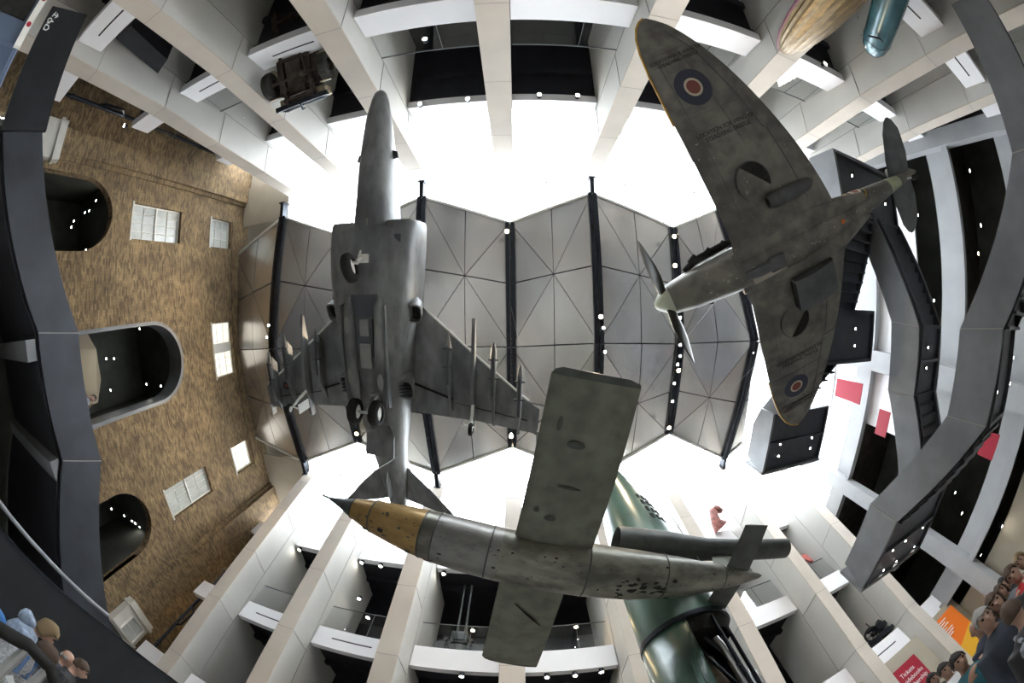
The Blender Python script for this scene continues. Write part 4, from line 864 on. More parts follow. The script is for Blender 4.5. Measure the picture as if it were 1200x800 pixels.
MB().rings([sring(-2.1, 0, -.62, .1, .04, 12), sring(-2.4, 0, -.68, .12, .07, 12), sring(-2.8, 0, -.68, .12, .06, 12)]).build('carburettor_intake', SPD, sp, smooth=40, **LB)
MB().disc((-5.05, .05, -.47), (0, 0, -1), .06, 12).build('orange_light', mat('orange_lens', (.45, .12, .02), .3), sp, **LB, solid=.01)
MB().lathe([(-.04, .0), (-.05, .08), (0, .12), (.05, .08), (.04, .0)], 14, (-8.55, 0, -.06), (0, 1, 0)).build('tail_wheel', 'rubber', sp, **LB)
MB().tube([(-8.3, 0, .15), (-8.55, 0, -.05)], .03, 8).build('tail_wheel_leg', 'steel', sp, **LB)
# fuselage roundel on both flanks
for s in (1, -1):
    for k, (rr, q) in enumerate(((.34, RY), (.30, RB), (.20, RW), (.12, RR))):
        mb = MB(); N = 30; V = []; F = []
        for j in range(4):
            for i in range(N):
                dx = rr*j/3*cos(2*pi*i/N); t = rr*j/3*sin(2*pi*i/N); x = -6.1+dx; z = .13+t
                ry = interp([(6.8, .26), (5.8, .35), (4.8, .44)][::-1] if False else [(4.8, .44), (5.8, .35), (6.8, .26)], -x); rz = interp([(4.8, .50), (5.8, .42), (6.8, .32)], -x)
                V.append(Vector((x, s*(ry*sqrt(max(.02, 1-(t/rz)**2))+.006+.004*k), z)))
        for j in range(3):
            for i in range(N): F.append((j*N+i, j*N+(i+1) % N, (j+1)*N+(i+1) % N, (j+1)*N+i))
        mb.add(V, F).build('roundel', q, sp, **LB, smooth=60)

# ================================================================== FLYING BOMB
V1P = paint('flying_bomb_paint', (.19, .185, .15), (.085, .083, .068), (.04, .04, .035), .36, .4, 1.3, .62, stretch=(.7, 1.6, 1.6),
            bands=[(-1.75, -.52, (.30, .18, .05)), (-.52, .2, (.075, .10, .105)), (-2.9, -1.95, (.16, .155, .145))])
V1W = paint('flying_bomb_wing_paint', (.125, .13, .098), (.10, .104, .078), (.045, .045, .038), .5, .12, 1.1, .67)
V1D = mat('flying_bomb_dark', (.045, .05, .045), .5, .3, var=.3, scale=4)
vb = pose('flying_bomb', 'grey-green flying bomb with ochre nose section and straight wings, jet tube on its back', 'flying bomb', (-3.1, 3.07, 4.5), (3.08, -7.94, 190.65))
MB().lathe([(0, .005), (-.06, .03), (-.25, .08), (-.52, .17), (-.9, .27), (-1.4, .35), (-1.75, .385), (-1.95, .40), (-2.4, .415), (-3.1, .42), (-4.2, .42), (-4.9, .40), (-5.6, .34), (-6.3, .24), (-6.9, .13), (-7.25, .05), (-7.33, .01)], 48, (0, 0, 0), (1, 0, 0)).build('fuselage', V1P, vb, smooth=50, **LB)
MB().tube([(0, 0, 0), (.07, 0, 0), (.1, 0, 0)], [.02, .012, .03], 8).build('nose_pin', V1D, vb, **LB)
m = MB()
for x, r in ((-.52, .172), (-.9, .273), (-1.75, .388), (-1.95, .403), (-2.75, .422), (-4.15, .423), (-5.35, .367), (-6.45, .213)): m.lathe([(-.012, r), (-.008, r+.006), (.008, r+.006), (.012, r)], 40, (x, 0, 0), (1, 0, 0))
m.build('joint_band', V1D, vb, smooth=40, **LB, split=1)
m = MB()
for x, a in ((-.85, -60), (-1.15, -95), (-1.6, -60), (-1.9, -50), (-1.6, -40)):
    a = radians(a); r = interp([(.52, .17), (.9, .27), (1.4, .35), (1.95, .40)], -x); c = Vector((x, r*cos(a)*-1, r*sin(a))); m.obox(c, (1, 0, 0), (0, sin(a), cos(a)), (0, -cos(a), sin(a)), .045, .03, .006)
m.build('access_hole', 'rubber', vb, **LB, split=1)
for s in (1, -1):
    w = MB(); x0, x1, yt = (-3.05, -4.16, 2.78) if s > 0 else (-2.98, -3.98, 2.68)
    w1 = airfoil_loft(w, [((x0, s*.3, 0), (x1, s*.3, 0), .17), ((x0-.02, s*yt, 0), (x1-.05, s*yt, 0), .15)]).build('wing', V1W, vb, smooth=40, **LB)
    t = MB(); airfoil_loft(t, [((x0-.02, s*yt, 0), (x1-.05, s*yt, 0), .152), ((x0-.06, s*(yt+.06), 0), (x1-.04, s*(yt+.05), 0), .12), ((x0-.15, s*(yt+.1), 0), (x1+.1, s*(yt+.09), 0), .05)]).build('wing_tip', V1D, w1, smooth=40, **LB)
    tp = MB(); airfoil_loft(tp, [((-6.5, s*.1, .03), (-7.0, s*.1, .03), .07), ((-6.48, s*1.0, .03), (-6.95, s*1.0, .03), .05)]).build('tailplane', V1D, vb, smooth=40, **LB)
MB().lathe([(-4.95, .24), (-4.78, .26), (-4.74, .285), (-4.78, .305), (-5.1, .31), (-5.7, .30), (-6.1, .25), (-6.5, .215), (-8.45, .205), (-8.45, .185), (-8.2, .18)], 36, (0, 0, .86), (1, 0, 0)).build('jet_tube', V1D, vb, smooth=40, **LB)
MB().disc((-4.96, 0, .86), (1, 0, 0), .245, 24).build('jet_grille', 'rubber', vb, **LB); MB().disc((-8.3, 0, .86), (-1, 0, 0), .185, 24).build('jet_outlet', 'rubber', vb, **LB)
m = MB(); airfoil_loft(m, [((-4.95, 0, .35), (-5.3, 0, .33), .09), ((-4.95, 0, .6), (-5.3, 0, .6), .08)], up=(0, 1, 0)); m.build('jet_strut', V1D, vb, **LB)
m = MB(); airfoil_loft(m, [((-6.4, 0, .1), (-7.2, 0, .05), .07), ((-6.55, 0, .7), (-7.25, 0, .7), .05)], up=(0, 1, 0)); m.build('tail_fin', V1W, vb, **LB)
m = MB().tube([(-3.3, -.9, -.085), (-3.55, -1.12, -.09), (-3.8, -1.35, -.075)], [.008, .022, .006], 6); m.build('wing_scar', 'rubber', vb, **LB)
m = MB()
for x, y, a, b in ((-3.55, 1.95, .12, .05), (-3.3, 2.2, .03, .1), (-3.45, .85, .08, .04), (-3.25, .95, .04, .04), (-3.6, 1.35, .16, .02)): m.add([Vector((x+a*cos(t), y+b*sin(t), -.083)) for t in [2*pi*k/10 for k in range(10)]], [list(range(10))])
m.build('wing_stain', V1D, vb, **LB, solid=.004, split=1)

# ================================================================== GREEN ROCKET (stands on the floor)
V2G = mat('rocket_green_gloss', (.055, .105, .082), .28, .05, var=.3, scale=1.5, bump=.35, stretch=(1, 1, .5))
V2X, V2Y = 2.86, 5.6
v2 = thing('tall_rocket', 'tall dark green rocket standing behind the flying bomb tail, lower bay cut open', 'rocket', (V2X, V2Y, FLOOR))
RP = [(3.45, .825), (4.3, .825), (5.2, .81), (6.2, .77), (7.2, .70), (8.2, .60), (9.2, .48), (10.2, .34), (11.2, .18), (12.2, .04), (12.4, .005)]
MB().lathe([(z, r) for z, r in RP], 48, (V2X, V2Y, 0), (0, 0, 1)).build('rocket_body', V2G, v2, smooth=50)
MB().lathe([(3.38, .80), (3.38, .84), (3.48, .84), (3.48, .80)], 48, (V2X, V2Y, 0), (0, 0, 1)).build('joint_ring', 'truss', v2, smooth=30)
# skirt: open over the sector facing +x / camera
a_open0, a_open1 = radians(-108), radians(15)
MB().lathe([(-1.6, .62), (-.8, .76), (.6, .84), (2.0, .83), (3.4, .82)], 48, (V2X, V2Y, 0), (0, 0, 1), a_open1, a_open0+2*pi).build('tail_skirt', V2G, v2, smooth=50, solid=.03)
for k in range(4):
    a = radians(50+90*k) if k else radians(-128); a = [radians(-120), radians(150), radians(60), radians(-30)][k]
    u = Vector((cos(a), sin(a), 0)); w = Vector((-sin(a), cos(a), 0)); o = Vector((V2X, V2Y, 0))
    if k == 3: continue
    P = [o+u*.82+Vector((0, 0, 2.6)), o+u*1.7+Vector((0, 0, .1)), o+u*1.75+Vector((0, 0, -1.2)), o+u*.7+Vector((0, 0, -1.4))]
    MB().prism([p-w*.04 for p in P], w*.08).build('tail_fin', V2G, v2)
m = MB().disc((V2X, V2Y, 3.36), (0, 0, -1), .8, 40); m.lathe([(3.1, .7), (3.36, .78)], 36, (V2X, V2Y, 0), (0, 0, 1)); m.build('bulkhead', 'rubber', v2, solid=.01)
m = MB(); o = Vector((V2X, V2Y, 0))
for a, b in (((.5, -.5, 3.3), (.72, -.2, .2)), ((.2, -.74, 3.3), (.35, -.6, .2)), ((.7, .1, 3.3), (.76, .1, 0)), ((.1, -.4, 3.1), (.75, 0, 2.3)), ((.7, .1, 3.2), (.2, -.5, 2.4)), ((-.1, -.3, 3.2), (.5, -.4, 1.2)), ((.76, .1, 1.4), (.35, -.6, 1.5)), ((.2, -.74, 2.2), (.75, .1, 2.3))): m.tube([o+Vector(a), o+Vector(b)], .035, 8)
m.build('thrust_frame', 'truss', v2, smooth=40)
m = MB()
for k in range(7): x = .42+.06*k; m.tube([o+Vector((x, -.45+.05*k, 1.0)), o+Vector((x, -.45+.05*k, 2.1)), o+Vector((x+.05, -.38+.05*k, 2.25)), o+Vector((x+.14, -.3+.05*k, 2.1)), o+Vector((x+.16, -.3+.05*k, .9))], .018, 6)
m.tube([o+Vector((.15, -.6, 2.9)), o+Vector((.18, -.62, 2.7)), o+Vector((.3, -.62, .4))], .06, 10)
m.build('fuel_pipes', 'steel', v2, smooth=40)
m = MB().lathe([(3.0, .1), (2.8, .28), (2.2, .38), (1.6, .3), (1.2, .22), (.6, .35), (-.4, .55), (-1.0, .62)], 28, (V2X-.05, V2Y, 0), (0, 0, 1))
for k in range(10): a = k*2*pi/10; m.ball((V2X-.05+.26*cos(a), V2Y+.26*sin(a), 2.75), .07, 8, 6)
m.build('rocket_engine', mat('engine_tan', (.22, .17, .11), .5, .4, var=.4, scale=6), v2, smooth=50)
m = MB()
for z, n in ((4.15, 4), (6.55, 4), (6.9, 4), (7.25, 4), (7.6, 4)):
    for k in range(n):
        a = radians(-82+15*k if z < 5 else -72+13*k); r = interp(RP, z)+.004; u = Vector((cos(a), sin(a), 0)); m.obox(o+u*r+Vector((0, 0, z)), (-sin(a), cos(a), 0), (0, 0, 1), u, .045, .12 if z < 5 else .09, .012)
m.build('access_slot', 'rubber', v2, split=1)
MB().disc(o+Vector((-.22, -.66, 7.05)), (-.3, -.95, .1), .05, 10).build('yellow_mark', 'yellow', v2, solid=.01)
e = MB().tube([o+Vector((.45, -.12, 9.35)), o+Vector((.5, -.1, 9.0))], .03, 8).build('brass_edge', 'yellow', v2)

# flaked paint: small irregular thin patches
rnd = random.Random(3)
def flakes(fn, n, size, mtl, parent, name='flaked_paint'):
    m = MB()
    for _ in range(n):
        u, v = rnd.random(), rnd.random(); k = rnd.randint(5, 8); s = size*rnd.uniform(.3, 1)
        pts = []
        for j in range(k):
            a = 2*pi*j/k; q = s*rnd.uniform(.35, 1); pts.append(fn(u, v, q*cos(a)*1.8, q*sin(a)))
        m.add(pts, [list(range(k))])
    return m.build(name, mtl, parent, **LB, kind='stuff')
VPROF = [(.52, .17), (.9, .27), (1.4, .35), (1.95, .40), (3.1, .42), (4.2, .42), (4.9, .40), (5.6, .34), (6.3, .24), (6.9, .13)]
def vsurf(x0, x1, a0, a1, off=.003):
    def f(u, v, dx, dt):
        x = x0+(x1-x0)*u+dx; r = interp(VPROF, -x)+off; a = radians(a0+(a1-a0)*v)+dt/r; return Vector((x, r*cos(a), r*sin(a)))
    return f
flakes(vsurf(-4.6, -5.5, -125, -60), 26, .06, 'rubber', vb); flakes(vsurf(-1.9, -6.6, -170, -10), 60, .022, 'rubber', vb); flakes(vsurf(-.6, -1.7, -160, -20), 30, .03, V1D, vb); flakes(vsurf(-2.0, -2.9, -130, -50), 18, .035, 'rubber', vb)
SPR = sorted([(-s_[0], s_[3], s_[4], s_[2]) for s_ in S])
def ssurf(x0, x1, a0, a1, off=.004):
    def f(u, v, dx, dt):
        x = x0+(x1-x0)*u+dx; ry = interp([(q[0], q[1]) for q in SPR], -x)+off; rz = interp([(q[0], q[2]) for q in SPR], -x)+off; cz = interp([(q[0], q[3]) for q in SPR], -x); a = radians(a0+(a1-a0)*v)+dt/rz
        return Vector((x, ry*cos(a), cz+rz*sin(a)))
    return f
CHIP = mat('bare_metal_chip', (.30, .28, .24), .4, .4)
flakes(ssurf(-1.2, -7.4, -135, -45), 90, .035, CHIP, sp)
MB().prism([(-2.2, .1, -.655), (-3.1, .1, -.68), (-3.1, -.22, -.665), (-2.25, -.25, -.64)], (0, 0, .02)).build('worn_patch', CHIP, sp, **LB)

# suspension cables, each fixed on an aircraft and up in the roof
def L2W(p, loc, deg): return rmat(*[radians(d) for d in deg]) @ Vector(p) + Vector(loc)
HP, SP_, VP = ((-3.46, -6.26, 8.84), (-2.1, 4.45, -87.26)), ((3.11, .2, 7.54), (-12.84, -20.09, 152.6)), ((-3.1, 3.07, 4.5), (3.08, -7.94, 190.65))
wire('thin steel cable from the jet wing tip up to the roof beam', L2W((-9.3, 4.4, 0), *HP), (-.2, .4, 15.9))
wire('thin steel cable from the other jet wing tip up to the roof', L2W((-9.3, -4.4, 0), *HP), (-8.8, 2.0, 15.9))
wire('thin steel cable from the jet nose up to the skylight', L2W((-3.2, 0, .8), *HP), (-4.2, -6.5, 17.1))
wire('thin steel cable from the fighter nose up to the roof valley', L2W((-2.1, -.3, .3), *SP_), (7.95, 2.3, 15.9))
wire('thin steel cable from the fighter port wing up to the roof', L2W((-3.1, 2.0, -.1), *SP_), (7.8, -3.0, 16.2))
wire('thin steel cable from the fighter starboard wing up to the roof', L2W((-3.1, -2.0, -.1), *SP_), (10.6, 5.0, 15.6))
wire('thin steel cable rising from the flying bomb tail over its jet tube', L2W((-6.25, 0, .2), *VP), (3.8, 5.0, 15.6))
wire('thin steel cable rising from the flying bomb nose', L2W((-.02, 0, .0), *VP), (-4.2, 6.5, 15.8))
wire('thin steel cable rising from the flying bomb middle', L2W((-3.4, 0, .41), *VP), (-.28, 6.8, 16.1))
# ================================================================== SMALLER EXHIBITS
RUST = mat('rusty_underbody', (.055, .042, .032), .8, .2, var=.6, scale=5)
TYRE = mat('worn_tyre', (.05, .05, .042), .85, var=.3, scale=20, bump=.6)
# --- wrecked off-road car whose nose sticks out over the balcony (level two), seen from below
JX, JY, JZ = -6.35, -7.05, 7.85
jp = thing('wrecked_car', 'wrecked muddy off-road car seen from underneath, poking over the balcony left of the jet nose', 'car', (JX, JY, JZ))
jp.rotation_euler = (radians(28), radians(-4), radians(-8)); jp['_loc'] = 1; jp.scale = (1.12, 1.12, 1.12)
MB().box((-.62, -2.2, .15), (.62, .45, .45)).build('underbody', RUST, jp, local=True, bevel=.03)
m = MB()
for x in (-.4, .4): m.box((x-.05, -2.3, .0), (x+.05, .75, .15))
for y in (-1.9, -.6, .3, .62): m.box((-.5, y-.05, .02), (.5, y+.05, .14))
m.box((-.25, -.5, -.06), (.2, .3, .15)); m.tube([(.3, -2.2, .05), (.1, -1.2, .0), (.3, -.2, .02), (.15, .5, .05)], .035, 8); m.tube([(-.45, .1, .0), (.0, -.1, -.05), (.45, .1, 0)], .03, 8)
m.build('chassis_frame', RUST, jp, local=True)
m = MB().tube([(-.95, 0, .05), (.95, 0, .05)], .055, 10); m.ball((.15, 0, .05), (.16, .14, .14)); m.build('front_axle', RUST, jp, local=True, smooth=50)
for s in (-1, 1):
    w = MB().lathe([(-.12, .2), (-.13, .34), (-.09, .39), (.09, .39), (.13, .34), (.12, .2)], 28, (s*.86, 0, .08), (1, 0, 0)).build('wheel', TYRE, jp, local=True, smooth=40)
    t = MB()
    for k in range(28):
        a = 2*pi*k/28
        for q in (-1, 1): t.obox((s*.86+q*.05, .395*cos(a+q*.06), .08+.395*sin(a+q*.06)), (1, 0, 0), (0, cos(a), sin(a)), (0, -sin(a), cos(a)), .045, .014, .026)
    t.build('tyre_tread', TYRE, w, local=True)
    MB().lathe([(-.10, .01), (-.10, .12), (-.05, .2), (.05, .2), (.10, .12), (.10, .01)], 18, (s*.86, 0, .08), (1, 0, 0)).build('wheel_hub', RUST, w, local=True)
    MB().rings([[Vector((s*(.66+.3*q), .45*cos(a), .1+.48*sin(a))) for a in [radians(-10+20*k) for k in range(11)]] for q in (0, 1)], False, False, False).build('mudguard', mat('tan_paint%d' % s, (.34, .27, .17), .6, var=.3, scale=3), jp, local=True, solid=.02)
m = MB().box((-.8, .72, .02), (.8, .86, .16)); m.tube([(-.75, .8, .3), (-.6, .88, .36), (-.1, .86, .36), (.0, .86, .25), (-.1, .86, .2), (-.6, .88, .2), (-.75, .8, .3)], .03, 8); m.tube([(.75, .8, .3), (.6, .88, .36), (.1, .86, .36), (.0, .86, .25), (.1, .86, .2), (.6, .88, .2), (.75, .8, .3)], .03, 8)
m.tube([(.0, .86, .0), (-.06, 1.0, .25), (-.1, .95, .5)], .035, 8); m.build('front_bumper', 'truss', jp, local=True)
MB().box((-.72, .5, .2), (.72, .78, .75)).build('grille_panel', 'tan_panel' if False else mat('tan_grille', (.25, .2, .13), .7, .1, var=.5, scale=6), jp, local=True, bevel=.04)
m = MB()
for k in range(9): m.box((-.42+.105*k-.02, .775, .3), (-.42+.105*k+.02, .80, .68))
m.build('grille_bars', 'truss', jp, local=True)
# --- gilded ribbed boat hull, upper right
BT = mat('gilded_wood', (.15, .10, .04), .38, .4, var=.3, scale=4, stretch=(3, 3, .6))
A, B = Vector((6.6, -6.6, 3.2)), Vector((7.35, -7.0, 6.2)); ax = (B-A).normalized(); sd = Vector((1, 0.05, 0)); sd = (sd-ax*sd.dot(ax)).normalized(); nn = ax.cross(sd).normalized()
if nn.y < 0: nn = -nn
bt = thing('boat_hull', 'gilded clinker-ribbed boat hull with purple keel hanging at the top right of the picture', 'boat', tuple((A+B)/2))
R = []; L0 = (B-A).length
for t, w, d in ((-.9, .62, .5), (0, .62, .5), (.4, .58, .5), (.7, .46, .42), (.88, .30, .3), (.97, .14, .15), (1.0, .04, .05)):
    c = A+ax*L0*t; r = []
    for k in range(25): a = pi*k/24; rib = 1+.035*(k % 2); r.append(c+sd*w*cos(a)*rib+nn*d*sin(a)*rib)
    R.append(r)
MB().rings(R, True, True).build('ribbed_hull', BT, bt, smooth=20)
MB().tube([r[0] for r in R], .045, 8).build('gunwale', BT, bt, smooth=40)
MB().tube([r[24] for r in R], .06, 8).build('purple_keel', mat('purple_trim', (.10, .02, .04), .4), bt, smooth=40)
# --- teal torpedo body
TE_ = mat('teal_gloss', (.032, .085, .10), .25, .15, var=.3, scale=1.2)
A, B = Vector((7.9, -6.95, 2.0)), Vector((9.6, -7.0, 4.4)); ax = (A-B).normalized()
tp = thing('teal_torpedo', 'teal rounded midget-submarine nose hanging at the upper right', 'torpedo', tuple(B))
MB().lathe([(0, .01), (.05, .16), (.15, .27), (.35, .36), (.7, .41), (1.4, .42), (3.2, .42)], 32, B, ax).build('torpedo_body', TE_, tp, smooth=50)
m = MB()
for z in (.75,): m.lathe([(z-.01, .42), (z-.01, .426), (z+.01, .426), (z+.01, .42)], 32, B, ax)
u = ax.orthogonal().normalized()
m.build('seam_ring', 'truss', tp)
m = MB()
for t in (.8, 1.45): p = PY(1005+ (0 if t > 1 else 5), 20 if t > 1 else 42, -6.55); m.disc(p, (0, 1, -.4), .05, 12)
m.build('rivet_plug', 'steel', tp, solid=.01, split=1)
q = [PY(x, y, -6.6) for x, y in ((1018, 42), (1030, 45), (1038, 52), (1037, 60))]
MB().tube(q, .03, 8).build('cover_lip', 'truss', tp)
# --- twin gun on level two
gx, gy, gz = -2.3, 12.6, 7.7
gm = mat('gun_grey', (.045, .05, .05), .45, .5, var=.3, scale=5)
gn = thing('twin_gun', 'dark twin-barrelled gun pointing up on the balcony under the flying bomb', 'gun', (gx, gy, gz))
m = MB()
for x in (-.16, .16): m.tube([(gx+x, gy, 8.9), (gx+x, gy, 10.2), (gx+x, gy, 11.9)], [.06, .045, .035], 10); m.tube([(gx+x, gy, 11.75), (gx+x, gy, 11.95)], .05, 10)
m.build('barrel', gm, gn, smooth=40, split=1)
m = MB().box((gx-.32, gy-.3, 8.35), (gx+.32, gy+.3, 8.95)); m.box((gx-.22, gy-.36, 8.45), (gx+.22, gy-.3, 8.85)); m.box((gx-.42, gy-.1, 8.2), (gx+.42, gy+.2, 8.4)); m.build('breech', gm, gn, bevel=.03)
m = MB()
for s in (-1, 1): m.box((gx+s*.5, gy-.2, 7.9), (gx+s*.95, gy+.2, 8.4)); m.tube([(gx+s*.32, gy, 8.45), (gx+s*.6, gy, 8.5)], .08, 8); m.ball((gx+s*.5, gy-.2, 8.5), .1, 10, 8)
m.build('ammunition_box', gm, gn, bevel=.02, split=1)
MB().lathe([(7.7, .6), (7.85, .6), (7.95, .4), (8.25, .35)], 24, (gx, gy, 0)).build('gun_mount', gm, gn, smooth=30)
# --- brown giraffe head figure on the upper balcony
GB = mat('giraffe_brown', (.22, .07, .055), .5, var=.5, scale=5)
b = PY(845, 619, 11.55); gi = thing('giraffe_figure', 'small brown giraffe head and neck figure craning out over the upper white balcony', 'figure', b[:])
n0, n1, n2, n3 = PY(845, 618, 11.55), PY(839, 612, 11.35), PY(836, 603, 11.15), PY(835, 598, 11.05); h1, h2 = PY(841, 597, 11.05), PY(846, 599, 11.05)
MB().tube([n0, n1, n2, n3], [.46, .30, .24, .24], 14).tube([n3, h1, h2], [.25, .24, .14], 12).build('neck_and_head', GB, gi, smooth=60)
m = MB().tube([n3, PY(834, 593, 11.00)], .035, 8); m.tube([h1, PY(839, 592, 11.00)], .035, 8); m.ball(PY(834, 593, 11.00), .055, 8, 6); m.ball(PY(839, 592, 11.00), .055, 8, 6)
m.build('horn', 'rubber', gi, smooth=60, split=1)
MB().tube([n3, PY(831, 597, 11.00)], [.06, .02], 8).build('ear', GB, gi, smooth=60)
# --- display of black machinery on a shelf in the right-hand bay (level one)
b = PY(1035, 755, 12.2)
dk = thing('field_gun', 'black field gun on a tilted dark display shelf, lower right bay', 'gun', b[:])
c = PY(1030, 737, 12.4)
m = MB()
w1 = c+Vector((-.5, 0, .0)); w2 = c+Vector((.35, 0, .05))
for w in (w1, w2):
    m.lathe([(-.05, .32), (-.05, .40), (.05, .40), (.05, .32)], 24, w, (0.4, 1, 0)); m.tube([w-Vector((.02, .1, 0)), w+Vector((.02, .1, 0))], .07, 10)
    for k in range(6): a = pi*k/3; m.tube([w, w+Vector((.36*cos(a), -.12*cos(a), .36*sin(a)))], .02, 6)
m.build('wheel', 'rubber', dk, smooth=40)
m = MB().tube([c+Vector((-.8, 0, .25)), c+Vector((-.1, 0, .2)), c+Vector((.8, 0, .3))], [.05, .1, .14], 12); m.box((c.x-.3, c.y-.25, c.z-.1), (c.x+.4, c.y+.25, c.z+.15)); m.tube([c+Vector((-.3, 0, .3)), c+Vector((-.35, 0, .7))], .025, 8)
m.build('gun_barrel', 'truss', dk, smooth=40)
m = MB().prism([PY(1013, 756, 12.0), PY(1058, 720, 12.0), PY(1060, 722, 12.0), PY(1020, 759, 12.0)], (0, .8, 0)); m.build('display_shelf', 'truss', dk)
# --- red folded banner on upper right balcony
p = PY(952, 655, 12.6); MB().prism([p+Vector((-.7, 0, .5)), p+Vector((-.2, 0, .65)), p+Vector((.75, 0, -.35)), p+Vector((.3, 0, -.5))], (0, .15, 0)).build('folded_flag', mat('faded_red', (.42, .12, .10), .8, var=.3, scale=6), label='faded red striped cloth behind the glass of the upper right balcony', cat='flag')
# --- white skeletal figure in the gallery left of the jeep
p = PY(283, 140, -8.2)
m = MB().tube([p+Vector((0, 0, -.5)), p+Vector((.05, 0, .0)), p+Vector((-.1, 0, .35))], [.09, .07, .1], 8); m.tube([p+Vector((.05, 0, 0)), p+Vector((.35, 0, -.2))], .05, 8); m.ball(p+Vector((-.1, 0, .42)), .13, 10, 8); m.build('white_bust', 'frame', label='small white figure hanging in the bay left of the wrecked car', cat='figure', smooth=60)
# --- dark angular block under the balcony at upper left
q = [PY(x, y, -7.95) for x, y in ((135, 45), (153, 30), (196, 70), (185, 86))]
MB().prism(q, (0, -1.2, 0)).build('display_cabinet', 'stair_black', label='dark angular display box hanging between the two left fins, upper left', cat='display case')
# --- pale stand with glazed sides, top left corner
MB().box((-12.2, -9.5, FLOOR), (-9.4, -9.3, 2.4)).build('wall_corner', 'beige_wall', kind='structure')
vh = thing('show_van', 'pale van body with dark window and red-dotted edge strip in the top left corner', 'van', (-4.6, -3.6, FLOOR))
A1, A2 = PX(22, 54, -4.6), PX(60, 0, -4.6)
A1 = Vector((-4.62, -2.86, .05)); A2 = Vector((-4.62, -5.2, .22))
m = MB().box((-6.3, -5.6, FLOOR+.35), (-4.66, -2.9, .05)); m.build('body_shell', mat('van_blue_grey', (.09, .12, .18), .4), vh, bevel=.08)
MB().box((-4.66, -5.4, -.62), (-4.64, -3.2, -.08)).build('window', 'rubber', vh)
MB().box((-4.67, -5.6, -.04), (-4.60, -2.88, .06)).build('edge_strip', 'frame', vh)
m = MB()
for k in range(6): m.disc((-4.597, -3.15-.36*k, .01), (1, 0, 0), .035, 12)
m.build('red_dot', 'red', vh, solid=.004, split=1)
for y in (-5.0, -3.5): MB().lathe([(-.1, .2), (-.1, .33), (.1, .33), (.1, .2), (.1, .01)], 20, (-4.8, y, FLOOR+.34), (1, 0, 0)).build('wheel', 'rubber', vh)

# ================================================================== PEOPLE
SK = mat('skin', (.32, .185, .13), .5, var=.06, scale=6); SK2 = mat('skin_tanned', (.30, .17, .11), .5, var=.06, scale=6)
def remeshed(mb, name, m, parent, vox, sm=6):
    me = bpy.data.meshes.new('tmp'); me.from_pydata([tuple(v) for v in mb.v], [], mb.f)
    t = bpy.data.objects.new('tmp', me); COL.objects.link(t)
    r = t.modifiers.new('r', 'REMESH'); r.mode = 'VOXEL'; r.voxel_size = vox
    s = t.modifiers.new('s', 'SMOOTH'); s.factor = .5; s.iterations = sm
    dg = bpy.context.evaluated_depsgraph_get(); dg.update(); out = bpy.data.meshes.new_from_object(t.evaluated_get(dg)); bpy.data.objects.remove(t)
    out.materials.clear(); out.materials.append(M_[m] if isinstance(m, str) else m); out.shade_smooth(); out.name = name
    o = bpy.data.objects.new(name, out); COL.objects.link(o); o.parent = parent; o['_org'] = (0, 0, 0); o['_loc'] = 1
    return o
def hand(mb, wrist, d, pn, L=.18):
    """palm, four curled fingers of unequal length and a thumb from the side of the palm"""
    d = Vector(d).normalized(); pn = Vector(pn).normalized(); sd = d.cross(pn).normalized(); pn = sd.cross(d)
    w = Vector(wrist); mb.obox(w+d*L*.27, d, sd, pn, L*.27, .038, .014)
    for k, (f, ln) in enumerate(((-1.5, .40), (-.5, .46), (.5, .43), (1.5, .34))):
        b = w+d*L*.5+sd*f*.019; p1 = b+d*L*ln*.5+pn*.006; p2 = p1+d*L*ln*.35+pn*.018; p3 = p2+d*L*ln*.12+pn*.022; mb.tube([b, p1, p2, p3], [.0095, .009, .0085, .007], 7)
    b = w+d*L*.12-sd*.03; mb.tube([b, b+d*.03-sd*.025+pn*.01, b+d*.065-sd*.03+pn*.02], [.012, .011, .008], 7)
